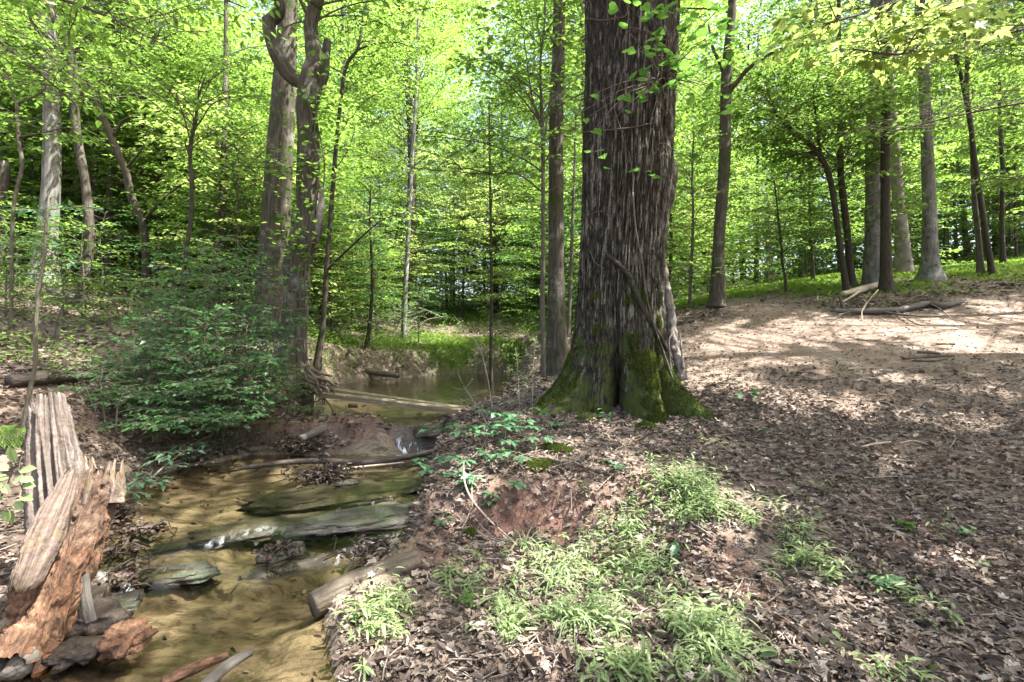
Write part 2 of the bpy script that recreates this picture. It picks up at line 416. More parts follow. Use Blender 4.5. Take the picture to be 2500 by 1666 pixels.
def ground_mat():
    t = NT('forest_floor'); oc = t.n('TexCoord').outputs['Object']
    sand = t.attr('sand').outputs['Fac']; path = t.attr('path').outputs['Fac']; green = t.attr('green').outputs['Fac']; wet = t.attr('wet').outputs['Fac']; red = t.attr('red').outputs['Fac']
    n1 = t.noise(oc, 2.2, 6, .62); n2 = t.noise(oc, 14, 6, .65); n3 = t.noise(oc, 90, 4, .65); n4 = t.noise(oc, .7, 4, .6)
    vor = t.n('TexVoronoi', Vector=oc, Scale=26.0, Randomness=1.0)
    duff = t.ramp(n2, [(.25, (.035, .025, .018)), (.5, (.095, .068, .050)), (.75, (.18, .135, .10))])
    duff = t.mix(.55, duff, t.mix(t.n('SeparateColor', Color=vor.outputs['Color']).outputs[0], (.055, .042, .032), (.24, .19, .15)))
    dirt = t.ramp(n1, [(.28, (.115, .078, .058)), (.5, (.18, .132, .102)), (.72, (.28, .228, .192))])
    dirt = t.mix(t.ramp(n3, [(.5, (0, 0, 0)), (.68, (1, 1, 1))]), dirt, (.12, .08, .062))
    dirt = t.mix(t.ramp(n2, [(.52, (0, 0, 0)), (.70, (.8, .8, .8))]), dirt, (.16, .11, .088))
    col = t.mix(path, duff, dirt)
    redc = t.ramp(n2, [(.3, (.085, .042, .030)), (.6, (.185, .100, .072)), (.8, (.28, .18, .14))])
    col = t.mix(red, col, redc)
    gm = t.ramp(t.math('ADD', t.math('MULTIPLY', n2, .5), t.math('MULTIPLY', green, .8)), [(.52, (0, 0, 0)), (.75, (1, 1, 1))])
    col = t.mix(gm, col, t.ramp(n3, [(.3, (.04, .065, .012)), (.7, (.09, .13, .022))]))
    sandc = t.ramp(n1, [(.25, (.11, .088, .062)), (.5, (.205, .163, .117)), (.75, (.34, .275, .205))])
    sandc = t.mix(t.ramp(t.noise(oc, 5, 6, .7, 1.5, off=(1, 2.5, 1)), [(.47, (0, 0, 0)), (.60, (.9, .9, .9))]), sandc, (.060, .048, .030))
    sandc = t.mix(t.ramp(n4, [(.45, (0, 0, 0)), (.7, (.6, .6, .6))]), sandc, (.10, .105, .04))
    sandc = t.mix(t.ramp(n3, [(.58, (0, 0, 0)), (.75, (.6, .6, .6))]), sandc, (.07, .052, .036))
    col = t.mix(sand, col, sandc)
    col = t.mix(t.math('MULTIPLY', wet, .75), col, (.035, .026, .02))
    rough = t.math('SUBTRACT', .92, t.math('MULTIPLY', wet, .55))
    h = t.math('ADD', t.math('ADD', t.math('MULTIPLY', n2, .6), t.math('MULTIPLY', n3, .3)), t.math('MULTIPLY', vor.outputs['Distance'], .35))
    return t.done(t.pbsdf(col, rough, .25, t.bump(h, .7, .03)))
M['ground'] = ground_mat()

def water_mat():
    t = NT('shallow_water'); oc = t.n('TexCoord').outputs['Object']
    n = t.noise(oc, 3.2, 3, .5, .6, off=(1, 1.6, 1)); n2 = t.noise(oc, 14, 3, .5, .4, off=(1, 2.2, 1))
    nb = t.bump(t.math('ADD', n, t.math('MULTIPLY', n2, .25)), .16, .05)
    fr = t.n('Fresnel', IOR=1.333); t.set(fr.inputs['Normal'], nb)
    tr = t.n('BsdfTransparent'); tr.inputs['Color'].default_value = (.84, .81, .70, 1)
    gl = t.n('BsdfGlossy', Roughness=.06); t.set(gl.inputs['Normal'], nb)
    ms = t.n('MixShader'); t.t.links.new(t.math('MULTIPLY', fr.outputs[0], 1.15, True), ms.inputs[0]); t.t.links.new(tr.outputs[0], ms.inputs[1]); t.t.links.new(gl.outputs[0], ms.inputs[2])
    foam = t.attr('foam').outputs['Fac']
    fm = t.math('MULTIPLY', foam, t.ramp(t.noise(oc, 22, 4, .6, .5, off=(1, .4, .25)), [(.50, (0, 0, 0)), (.68, (.8, .8, .8))]), True)
    ms2 = t.n('MixShader'); t.t.links.new(fm, ms2.inputs[0]); t.t.links.new(ms.outputs[0], ms2.inputs[1]); t.t.links.new(t.pbsdf((.75, .78, .80), .35, .5), ms2.inputs[2])
    return t.done(ms2.outputs[0])
M['water'] = water_mat()

def rock_mat():
    t = NT('wet_slate'); oc = t.n('TexCoord').outputs['Object']
    n1 = t.noise(oc, 4, 6, .65, .4); n2 = t.noise(oc, 22, 5, .65, 0, off=(.5, 1, 3))
    c = t.ramp(n1, [(.3, (.018, .017, .014)), (.5, (.048, .044, .034)), (.72, (.12, .105, .078))])
    c = t.mix(t.ramp(t.noise(oc, 3.0, 5, .7), [(.5, (0, 0, 0)), (.66, (.75, .75, .75))]), c, (.11, .088, .058))
    c = t.mix(t.ramp(t.noise(oc, 7, 5, .6), [(.5, (0, 0, 0)), (.62, (.8, .8, .8))]), c, (.045, .06, .028))
    return t.done(t.pbsdf(c, t.ramp(n2, [(.3, (.2, .2, .2)), (.7, (.6, .6, .6))]), .5, t.bump(t.math('ADD', n1, n2), .8, .04)))
M['rock'] = rock_mat()

def wood_mat(name, dark, light, stain, sc=1.0, stretch=.06, rough=.8, bump=.7):
    t = NT(name); b = t.attr('bk').outputs['Vector']; oc = t.n('TexCoord').outputs['Object']
    n1 = t.noise(b, 40 * sc, 5, .65, .4, off=(1, 1, stretch)); n2 = t.noise(oc, 9, 5, .65); n3 = t.noise(oc, 45, 4, .6)
    c = t.ramp(n1, [(.3, dark), (.65, light)])
    c = t.mix(t.ramp(n2, [(.48, (0, 0, 0)), (.66, (.85, .85, .85))]), c, stain)
    c = t.mix(t.ramp(n3, [(.6, (0, 0, 0)), (.75, (.5, .5, .5))]), c, dark)
    return t.done(t.pbsdf(c, rough, .2, t.bump(t.math('ADD', n1, t.math('MULTIPLY', n3, .5)), bump, .02)))
M['plank'] = wood_mat('weathered_board', (.085, .064, .038), (.27, .215, .14), (.15, .135, .095), 1.0, .03)
M['grey_wood'] = wood_mat('splintered_grey_wood', (.028, .021, .017), (.165, .138, .12), (.07, .05, .039), 1.3, .05)
M['slab_wood'] = wood_mat('weathered_slab', (.055, .039, .031), (.19, .145, .12), (.15, .115, .062), 1.1, .05)
M['rot_wood'] = wood_mat('orange_rotten_wood', (.035, .021, .015), (.23, .13, .078), (.13, .062, .034), .8, .35, .9, 1.0)
_m = M['rot_wood']; _t = NT.__new__(NT); _t.m = _m; _t.t = _m.node_tree
_p = next(q for q in _t.t.nodes if q.type == 'BSDF_PRINCIPLED'); _c = _p.inputs['Base Color'].links[0].from_socket
_g = _t.n('NewGeometry').outputs['Position']; _z = _t.n('SeparateXYZ', Vector=_g).outputs['Z']
_f = _t.ramp(_t.math('ADD', _z, _t.math('MULTIPLY', _t.noise(_g, 7, 5, .65), .5)), [(.62, (0, 0, 0)), (.86, (.85, .85, .85))])
_b = _t.ramp(_t.noise(_g, 24, 5, .7), [(.3, (.03, .021, .016)), (.7, (.15, .105, .078))])
_t.set(_p.inputs['Base Color'], _t.mix(_t.ramp(_t.noise(_g, 16, 4, .7), [(.52, (0, 0, 0)), (.66, (.7, .7, .7))]), _t.mix(_f, _c, _b), (.04, .027, .02)))
M['log_wood'] = wood_mat('wet_brown_log', (.045, .035, .026), (.15, .122, .09), (.085, .075, .05), .9, .08)
M['pale_log'] = wood_mat('bleached_log', (.20, .155, .11), (.52, .43, .33), (.36, .27, .19), 1.0, .06)
M['driftwood'] = wood_mat('grey_driftwood', (.05, .043, .036), (.16, .145, .125), (.09, .08, .065), 1.2, .06)
M['debris'] = wood_mat('sodden_debris', (.018, .014, .011), (.075, .06, .048), (.04, .03, .022), 1.2, .3, .45)
M['dark_vine'] = bark_mat('mossy_dark_vine', (.022, .018, .013), (.055, .045, .034), (.09, .08, .065), 2.5, .9, .12, .4, .75)
M['vine'] = bark_mat('hairy_vine', (.05, .04, .03), (.16, .13, .10), (.22, .2, .17), 2.5, .8, .15, .4, .7)
M['pale_vine'] = bark_mat('pale_peeling_bark', (.09, .072, .058), (.30, .26, .225), (.40, .36, .32), 2.0, .9, .2, .35, .62)
# ------------------------------------------------------------------ camera, sun, sky
cam = bpy.data.cameras.new('camera'); co = bpy.data.objects.new('camera', cam); C.objects.link(co)
co.location = (0, 0, EYE); co.rotation_euler = (PI / 2, 0, 0); cam.lens = 18; cam.sensor_width = 36; cam.clip_end = 2000; cam.clip_start = .05
bpy.context.scene.camera = co
SUN_EL, SUN_AZ = math.radians(62), math.radians(98)      # azimuth measured from +y towards +x
SDIR = np.array([math.cos(SUN_EL) * math.sin(SUN_AZ), math.cos(SUN_EL) * math.cos(SUN_AZ), math.sin(SUN_EL)])
sl = bpy.data.lights.new('sun', 'SUN'); sl.energy = 4.8; sl.angle = math.radians(.53); sl.color = (1, .965, .91)
so = bpy.data.objects.new('sun', sl); C.objects.link(so); so.rotation_euler = Vector([-float(q) for q in SDIR]).to_track_quat('-Z', 'Y').to_euler()
so.location = (20, 12, 40)
w = bpy.data.worlds.new('World'); bpy.context.scene.world = w; w.use_nodes = True
sky = w.node_tree.nodes.new('ShaderNodeTexSky'); sky.sky_type = 'NISHITA'; sky.sun_disc = False; sky.sun_elevation = SUN_EL; sky.sun_rotation = SUN_AZ
sky.dust_density = 6.0; sky.air_density = 1.0; sky.ozone_density = .6
bg = w.node_tree.nodes['Background']; bg.inputs[1].default_value = .115; w.node_tree.links.new(sky.outputs[0], bg.inputs[0])
sc = bpy.context.scene
sc.view_settings.view_transform = 'Standard'; sc.view_settings.look = 'None'; sc.view_settings.gamma = 1; sc.view_settings.exposure = 2.55
sc.cycles.max_bounces = 12; sc.cycles.diffuse_bounces = 7; sc.cycles.glossy_bounces = 3; sc.cycles.transmission_bounces = 8; sc.cycles.transparent_max_bounces = 8
sc.cycles.sample_clamp_indirect = 6; sc.cycles.use_denoising = True; sc.cycles.caustics_reflective = False; sc.cycles.caustics_refractive = False

# ------------------------------------------------------------------ the ground, one sheet
def axis(parts):
    out = [np.linspace(a, b, int(round((b - a) / st)) + 1)[:-1] for a, b, st in parts]
    return np.concatenate(out + [[parts[-1][1]]])
gx = axis([(-220,-60,16),(-60,-20,2.5),(-20,-7,.4),(-7,-4,.10),(-4,4,.036),(4,8,.08),(8,20,.35),(20,60,2.5),(60,220,16)])
gy = axis([(-120,-20,12),(-20,-2,1.2),(-2,1.6,.15),(1.6,7.4,.032),(7.4,11,.06),(11,20,.16),(20,45,.6),(45,100,3),(100,260,16)])
X, Y = np.meshgrid(gx, gy); Hh = ground_h(X, Y)
ny, nx = X.shape
dl = np.full(X.shape, -99.0); nr = (np.abs(X) < 9) & (Y < 24) & (Y > -8)
dl[nr] = np.maximum(sdist(X[nr], Y[nr], LOW), sdist(X[nr], Y[nr], UPP))
wl = water_level(X, Y)
sandm = np.maximum(sstep(-.12, .10, dl + .06 * fbm2(X, Y, 5, 3, 31)), 0)
sandbar = np.exp(-(((X + .85) / .35) ** 2 + ((Y - 2.9) / .5) ** 2)) * sstep(-.7, -.1, dl)
sandm = np.clip(np.maximum(sandm, 1.3 * sandbar), 0, 1)
upm = sstep(6.6, 7.2, Y); sandm = sandm * (1 - .65 * upm)
wetm = sstep(.16, .02, Hh - wl) * sstep(-.6, -.1, dl) * (1 - .7 * sandm)
redm = np.exp(-(((X - .2) / .55) ** 2 + ((Y - 3.75) / .38) ** 2)) * 1.2
redm = np.maximum(redm, .8 * sstep(-1.3, -1.7, X) * np.exp(-((Y - (6.62 + .18 * (-X - 1.5))) / .4) ** 2) * (X > -3.6))
redm = np.maximum(redm, .55 * sstep(.45, .7, fbm2(X, Y, 1.1, 3, 41) + .5) * sstep(9, 3, np.hypot(X, Y)) * (dl < -.1))
pm = path_mask(X, Y)
GREEN = [(-6.5,17.2,2.5),(-3.0,19,2.5),(0,20.5,2.5),(9.4,16.4,3.4),(7,18,2.5),(12.5,17,3.5),(16,18,4.5),(20,20,5),(6.5,16.2,1.7),(4.4,14.4,1.2)]
grm = np.zeros(X.shape)
for a, b, q in GREEN: grm = np.maximum(grm, np.exp(-((X - a) ** 2 + (Y - b) ** 2) / q ** 2) * sstep(-.35, .15, fbm2(X, Y, .9, 3, 68)))
grm = np.maximum(grm, .75 * sstep(20, 27, Y))
i = np.arange(ny - 1)[:, None] * nx; j = np.arange(nx - 1)[None, :]
gf = np.stack([i + j, i + j + 1, i + nx + j + 1, i + nx + j], -1).reshape(-1, 4)
gm = MB(); gm.add(np.stack([X, Y, Hh], -1).reshape(-1, 3), gf)
ground = gm.build('ground', M['ground'], extra={'sand': sandm.ravel(), 'path': pm.ravel() * (1 - grm.ravel() * .6), 'green': grm.ravel(), 'wet': np.clip(wetm, 0, 1).ravel(), 'red': np.clip(redm, 0, 1).ravel()})
tag(ground, 'forest floor of leaf litter, red earth track and sandy stream bed', 'ground', kind='structure')
# fast look-up of the ground height
LX = np.linspace(-70, 70, 561); LY = np.linspace(-12, 110, 489)
LH = ground_h(*np.meshgrid(LX, LY))
def gh(x, y):
    fx = np.clip((np.asarray(x, float) + 70) / .25, 0, 559.999); fy = np.clip((np.asarray(y, float) + 12) / .25, 0, 487.999)
    a = fx.astype(int); b = fy.astype(int); s = fx - a; t = fy - b
    return (LH[b, a] * (1 - s) + LH[b, a + 1] * s) * (1 - t) + (LH[b + 1, a] * (1 - s) + LH[b + 1, a + 1] * s) * t

# ------------------------------------------------------------------ the stream's surface
wx = np.arange(-5.2, 1.6, .05); wy = np.concatenate([np.arange(-4, 2, .3), np.arange(2, 7.3, .03), np.arange(7.3, 19, .15)])
WX, WY = np.meshgrid(wx, wy); WZ = water_level(WX, WY)
WZ = WZ + .004 * fbm2(WX, WY, 7, 2, 51)
wd = np.maximum(sdist(WX, WY, LOW), sdist(WX, WY, UPP))
fm = np.abs(np.gradient(WZ, axis=0)) / np.gradient(wy)[:, None]
foam = sstep(.25, .9, fm) * sstep(.52, .72, fbm2(WX, WY, 3.0, 2, 53) + .5) + np.exp(-(((WX + 1.20) / .17) ** 2 + ((WY - 6.42) / .30) ** 2)) * 2.6
foam = np.clip(foam, 0, 1)
myw, mxw = WX.shape
i = np.arange(myw - 1)[:, None] * mxw; j = np.arange(mxw - 1)[None, :]
wf = np.stack([i + j, i + j + 1, i + mxw + j + 1, i + mxw + j], -1).reshape(-1, 4)
keep = (wd.ravel()[wf] > -.45).any(1)
wm = MB(); wm.add(np.stack([WX, WY, WZ], -1).reshape(-1, 3), wf[keep])
tag(wm.build('stream_water', M['water'], extra={'foam': foam.ravel()}), 'shallow clear brown stream stepping down over ledges', 'water', kind='structure')

# ------------------------------------------------------------------ canopy leaves cut away to let sun onto chosen patches
GAPS = []
for u, v, du, dv in [(1760,850,120,30),(1950,812,190,30),(2150,800,190,28),(2350,788,190,28),(2500,762,120,28),(2400,850,150,30),(2050,995,70,18),(1760,925,80,36),(1870,968,95,28),(2020,690,120,16),
                     (1870,885,60,10),(2330,1035,90,15),(1700,1235,140,62),(1600,1210,80,45),(1810,1275,60,30),(1890,1240,40,25),(1560,1330,50,25),(1620,1550,140,55),(1500,1610,60,40),(1720,1590,60,35),(1310,1490,110,55),(1260,1590,60,40),(1400,1640,70,30),(1400,1450,50,30),(940,1560,80,60),
                     (880,1630,80,40),(730,1610,50,40),(930,1450,70,60),(1150,1150,50,60),(1300,1400,90,50),(1290,1120,40,30),(760,960,20,40),(850,1060,90,22),(880,1095,60,10),(860,985,80,14),
                     (60,870,70,25),(190,890,50,20),(90,690,60,14),(1750,1480,80,40),(2100,1480,50,50),(1500,1130,60,20),(1480,1300,70,50),
                     (2200,930,60,14),(2420,960,60,14),(2150,1130,70,25),(600,1300,60,20),(700,1075,60,12),(2300,1350,60,40),(2060,1600,60,30),(1900,1640,50,20)]:
    c = G(u, v); a = G(u - du, v); b = G(u + du, v); n_ = G(u, v + dv); f_ = G(u, max(v - dv, 690))
    GAPS.append((c[0], c[1], max(abs(b[0] - a[0]) / 2, .1), max(abs(f_[1] - n_[1]) / 2, .1), None))
GAPS += [(12.5, 16.8, 3.5, 1.6, None), (9.2, 16.2, 2.2, 1.3, None), (16.5, 18, 3, 2, None), (6.6, 16.3, 1.6, 1.0, None), (-2.1, 2.12, .3, .25, 1.0), (-2.7, 3.0, .4, .3, 1.0), (-2.5, 2.6, .3, .2, .5), (1.85, 6.2, .12, .5, 1.3), (-3.3, 8.6, .25, .5, 4.0)]
# openings made to brighten the understory, part of the leaves cut: x, y, rx, ry, height, share
OPEN = [(-9, 11.5, 4, 2.6, 2.5, .7), (-2, 21.5, 5, 3.2, 1.5, .75), (4.35, 5.8, 1.2, .8, 5.0, .95), (3.5, 14, 3, 3, 3, .6), (-3.4, 6.6, 1.0, .7, 1.6, .45)]
def lit(P):
    """True for canopy points that would shade one of the open patches"""
    P = np.asarray(P, float); z = gh(P[:, 0], P[:, 1])
    for _ in range(3):
        k = np.maximum(P[:, 2] - z, 0) / SDIR[2]; x = P[:, 0] - SDIR[0] * k; y = P[:, 1] - SDIR[1] * k; z = gh(x, y)
    r = np.zeros(len(P), bool)
    wobx = .3 * np.sin(y * 9 + 2 * np.sin(x * 5)); woby = .3 * np.sin(x * 8 + 1 + 2 * np.sin(y * 6))
    for gx_, gy_, a, b, zt in GAPS:
        xx, yy = x, y
        if zt is not None:
            k = (P[:, 2] - zt) / SDIR[2]; xx = P[:, 0] - SDIR[0] * k; yy = P[:, 1] - SDIR[1] * k
        r |= ((xx - gx_) / (a + .07) + wobx) ** 2 + ((yy - gy_) / (b + .07) + woby) ** 2 < 1
    for gx_, gy_, a, b, zt, pr in OPEN:
        k = (P[:, 2] - zt) / SDIR[2]; xx = P[:, 0] - SDIR[0] * k; yy = P[:, 1] - SDIR[1] * k
        r |= (P[:, 2] > zt + .4) & (((xx - gx_) / a) ** 2 + ((yy - gy_) / b) ** 2 < 1) & (_hash(np.floor(P[:, 0] * 3).astype(np.int64), np.floor(P[:, 1] * 3).astype(np.int64), np.floor(P[:, 2] * 3).astype(np.int64), 3) < pr * 2 - 1)
    return r
# ------------------------------------------------------------------ crowns
def rotz(d, a):
    c, s = np.cos(a), np.sin(a)
    return np.stack([d[..., 0] * c - d[..., 1] * s, d[..., 0] * s + d[..., 1] * c, d[..., 2]], -1)

def spray_leaves(r, mb, pts, leafL, sp, shape, mat, tilt=.35, droop=.15, cull=True, wr=.62, side=.9, skip=.12):
    """leaves in alternate order along a twig"""
    seg = np.linalg.norm(np.diff(pts, axis=0), axis=1); L = seg.sum()
    n = max(2, int(L / sp)); t = np.linspace(.12, 1, n) * L
    cum = np.concatenate([[0], np.cumsum(seg)])
    P = np.stack([np.interp(t, cum, pts[:, k]) for k in range(3)], 1)
    T = nrm(pts[-1] - pts[0])[None].repeat(n, 0)
    a = np.where(np.arange(n) % 2 == 0, 1, -1) * side + r.normal(0, .3, n); a[-1] *= .2
    D = rotz(T, a) + r.normal(0, .12, (n, 3)); D[:, 2] -= .1
    return P, D, n

class Crown:
    """collects leaves until the whole crown is known, then opens it to the sun"""
    def __init__(s, r): s.r = r; s.P = []; s.D = []
    def twig(s, pts, leafL, sp, side=.9):
        P, D, n = spray_leaves(s.r, None, np.asarray(pts), leafL, sp, None, 0, side=side); s.P.append(P); s.D.append(D)
    def flush(s, mb, leafL, wr=.62, shape='rhomb', mat=0, tilt=.5, droop=.15, open_=True, keep=1.0):
        if not s.P: return
        P = np.concatenate(s.P); D = np.concatenate(s.D)
        ok = s.r.random(len(P)) < keep
        if open_: ok &= ~(lit(P) & (s.r.random(len(P)) < .97))
        P, D = P[ok], D[ok]; n = len(P)
        L = leafL * s.r.uniform(.65, 1.2, n)
        # clumps share a tone
        v = np.clip(.5 + .35 * fbm(P * 1.3, 2, 5) + s.r.normal(0, .2, n), 0, 1)
        leaves(mb, P, D, rand_up(s.r, n, tilt), L, L * wr, shape, mat, v, 1, droop)

def branch(r, p0, az, L, e0, e1, n=7, wig=.06):
    e = np.linspace(e0, e1, n); st = L / (n - 1); P = [np.asarray(p0, float)]
    a = az
    for k in range(n - 1):
        a += r.normal(0, .12)
        P.append(P[-1] + st * np.array([np.cos(e[k]) * np.cos(a), np.cos(e[k]) * np.sin(a), np.sin(e[k])]) + r.normal(0, wig * st, 3))
    return np.array(P)

def grow(r, wood, cr, axis_pts, R, nb, leafL, sp=None, e0=.7, e1=-.1, prof=None, br=.02, twig_gap=.26, twig_len=.38, wood_mat=0, az_bias=None, tw_wood=True, filt=True):
    axis_pts = np.asarray(axis_pts, float); sp = sp or leafL * .55
    prof = prof or (lambda s: .45 + .55 * math.sin(PI * (.2 + .7 * s)))
    for k in range(nb):
        s = (k + r.random() * .8) / nb
        q = s * (len(axis_pts) - 1); i0 = min(int(q), len(axis_pts) - 2); p0 = axis_pts[i0] + (axis_pts[i0 + 1] - axis_pts[i0]) * (q - i0)
        az = k * 2.39996 + r.normal(0, .4)
        if az_bias is not None and r.random() < az_bias[1]: az = az_bias[0] + r.normal(0, .6)
        L = R * prof(s) * r.uniform(.6, 1.12)
        B = branch(r, p0, az, L, e0 * r.uniform(.6, 1.3), e1 + r.normal(0, .12))
        if filt and (lit(smooth_path(B, 16)) & (np.arange(16) > 2)).mean() > .40: continue
        tube(wood, smooth_path(B, 9), np.linspace(br * L / R * r.uniform(.7, 1.1), .004, 9), 5, wood_mat, r.random(), cap=False)
        nt = max(3, int(L * .82 / twig_gap)); TW_ = []
        for m in range(nt):
            t = .22 + .78 * (m + r.random() * .6) / nt; t = min(t, .99)
            q2 = t * (len(B) - 1); i2 = min(int(q2), len(B) - 2); b0 = B[i2] + (B[i2 + 1] - B[i2]) * (q2 - i2)
            d = nrm(B[i2 + 1] - B[i2]); d = rotz(d, (1 if m % 2 else -1) * r.uniform(.5, 1.15)); d[2] = d[2] * .5 + r.normal(0, .10)
            tl = L * twig_len * (1.08 - .75 * t) * r.uniform(.6, 1.25) + leafL
            T = np.array([b0, b0 + d * tl * .5, b0 + d * tl + np.array([0, 0, -.06 * tl])])
            TW_.append(T)
        ok_ = ~lit(np.array([T[1] for T in TW_])) if filt else np.ones(len(TW_), bool)
        for T, k_ in zip(TW_, ok_):
            if not k_: continue
            if tw_wood: tube(wood, T, [.005, .003, .002], 3, wood_mat, .5, cap=False)
            cr.twig(T, leafL, sp)
        cr.twig(B[-3:], leafL, sp)

# ------------------------------------------------------------------ trees drawn from the photo
def trunk_path(pts, Y, below=.3):
    """pts: (u, v, width) from the base up; Y one depth or (base, top)"""
    Y0, Y1 = (Y if isinstance(Y, tuple) else (Y, Y))
    vs = np.array([p[1] for p in pts], float); n = len(pts)
    ys = [Y0 + (Y1 - Y0) * (k / max(n - 1, 1)) for k in range(n)]
    P = [W(p[0], p[1], y) for p, y in zip(pts, ys)]; R = [p[2] * y / F / 2 for p, y in zip(pts, ys)]
    b = P[0]; zg = hz(b[0], b[1])
    if b[2] > zg - .02: P.insert(0, np.array([b[0], b[1], min(zg, b[2]) - below])); R.insert(0, R[0] * 1.05)
    return P, R

def hero(name, label, pts, Y, bark, top=None, crown=None, limbs=(), cat='tree', sides=12, flare=.45, wob=.07, group=None, seed=1, leafmat='leaf', filt=True):
    r = np.random.default_rng(seed)
    P, R = trunk_path(pts, Y)
    nvis = len(P)
    for dx, dy, dz, rr in (top or []):
        P.append(P[-1] + np.array([dx, dy, dz])); R.append(R[-1] * rr)
    L = sum(np.linalg.norm(P[k + 1] - P[k]) for k in range(len(P) - 1))
    n = max(8, int(L / .14)); Q = smooth_path(P, n)
    tt = np.linspace(0, len(P) - 1, n); RR = np.interp(tt, np.arange(len(P)), R)
    zg = hz(P[0][0], P[0][1])
    RR = RR * (1 + flare * np.exp(-np.maximum(Q[:, 2] - zg, 0) / (.12 + 1.2 * R[0])))
    root = empty(name, (P[0][0], P[0][1], zg), label, cat, group)
    wood = MB(); tube(wood, Q, RR, sides, 0, r.random(), wob, 5, seed)
    mats = [M[bark], M['bark_thin']]
    cr = Crown(r); lf = MB()
    for lp in limbs:     # (points (u,v), depth, w0, w1, leafy)
        pp = [W(u, v, lp[1] if not isinstance(lp[1], tuple) else lp[1][0] + (lp[1][1] - lp[1][0]) * k / (len(lp[0]) - 1)) for k, (u, v) in enumerate(lp[0])]
        yy = lp[1] if not isinstance(lp[1], tuple) else lp[1][0]
        S = smooth_path(pp, 6 * len(pp)); tube(wood, S, np.linspace(lp[2], lp[3], len(S)) * yy / F / 2, 8, 0, .5, .06, 5, seed)
        if lp[4]:
            q = S[int(len(S) * .35):]
            grow(r, wood, cr, q, lp[4].get('R', .9), lp[4].get('nb', 10), lp[4].get('L', .11), e0=.3, e1=-.1, br=.008, twig_gap=.2, wood_mat=1, filt=filt)
    if crown:
        i0 = int(np.searchsorted(np.arange(n) / (n - 1), crown.get('from', .5)))
        ax = Q[i0:]
        grow(r, wood, cr, ax, crown['R'], crown['nb'], crown['L'], e0=crown.get('e0', .6), e1=crown.get('e1', -.1), br=crown.get('br', .02), twig_gap=crown.get('tg', .26),
             twig_len=crown.get('tl', .38), wood_mat=1, prof=crown.get('prof'), az_bias=crown.get('bias'), sp=crown.get('sp'), filt=filt)
    part(wood, 'trunk', mats, root)
    if cr.P:
        cl = crown['L'] if crown else limbs[0][4]['L']
        cr.flush(lf, cl, wr=(crown or {}).get('wr', .62), shape=(crown or {}).get('shape', 'rhomb'), tilt=(crown or {}).get('tilt', .5), keep=(crown or {}).get('keep', 1), open_=filt)
        part(lf, 'crown', [M[leafmat]], root, smooth=False)
    return root

CAN = dict(R=5.0, nb=84, L=.19, e0=.75, e1=.0, br=.035, tg=.38, tl=.38, sp=.105)
def can(**k): d = dict(CAN); d.update(k); return d
UND = dict(R=2.3, nb=72, L=.108, e0=.55, e1=-.12, br=.016, tg=.165, tl=.42, wr=.62, tilt=.5)
def und(**k): d = dict(UND); d.update(k); return d
lowprof = lambda s: .95 - .55 * s

# straight trunk standing behind the forked tree
hero('tree', 'straight grey-brown tree standing close behind the twisted forked tree', [(658,818,78),(666,650,68),(673,536,67),(690,268,58),(700,100,46),(704,0,42)], 10.2, 'bark',
     [(.1,0,2.5,.9),(.2,.1,3,.8),(.1,0,4,.5)], can(nb=44, **{'from': .72}), seed=11, sides=22)
# twisted forked tree on the stream bank
T2 = hero('tree', 'twisted forked tree with an elbow-bent limb, vines and peeling bark beside the stream', [(708,905,74),(716,830,60),(723,734,58),(728,638,66),(744,585,70),(757,535,62),(752,440,52),(754,357,52),(750,290,46),(751,250,54),(760,185,50),(769,147,42),(762,95,36),(759,60,32),(768,20,32),(779,-10,30)], 8.6, 'bark',
     [(.2,.3,1.5,.8),(.2,.2,2.5,.6),(.1,0,2.5,.5)], can(R=3.2, nb=34, **{'from': .72}),
     limbs=[([(750,225),(738,203),(715,190),(695,168),(675,133),(664,103),(657,72),(660,52),(672,42),(683,27),(682,0),(676,-60)], 8.6, 38, 26, None),
            ([(756,240),(776,215),(790,185),(794,140),(800,100)], (8.75, 9.2), 34, 20, None),
            ([(657,80),(652,55),(655,44)], 8.6, 26, 22, None)], seed=12, sides=24, wob=.14)
hero('tree', 'dark ridged tree close behind the left side of the huge mossy trunk', [(1360,872,54),(1359,760,44),(1358,625,38),(1358,312,35),(1364,134,32),(1366,0,30)], 9.1, 'bark', [(.1,0,3,.9),(0,.1,4,.7),(0,0,3,.4)],
     can(R=4.0, nb=46, **{'from': .66}), seed=13, sides=18)
hero('sapling', 'slim pale-green stemmed sapling with fanned upright branches beside the dark ridged tree', [(1326,886,13),(1324,750,12),(1326,620,11),(1326,450,10),(1325,330,9),(1322,262,8),(1320,150,6),(1330,40,5)], 8.2, 'bark_thin', [(.0,0,1,.6)],
     und(R=1.5, nb=26, **{'from': .42}), limbs=[([(1325,300),(1290,235),(1240,180),(1170,122)], (8.2,7.8), 6, 2, dict(R=.8, nb=12, L=.11)), ([(1326,330),(1298,230),(1282,115),(1270,20)], 8.2, 5, 2, dict(R=.7, nb=9, L=.11)),
            ([(1325,420),(1270,385),(1180,350),(1020,330)], (8.2,7.9), 5, 2, dict(R=.9, nb=12, L=.10)), ([(1325,470),(1260,425),(1180,425),(1000,410)], (8.2,8.4), 5, 2, dict(R=.9, nb=12, L=.10)),
            ([(1326,360),(1350,200),(1375,110),(1400,60)], 8.0, 5, 2, dict(R=.6, nb=8, L=.11))], seed=14, sides=8, flare=.2, filt=False)
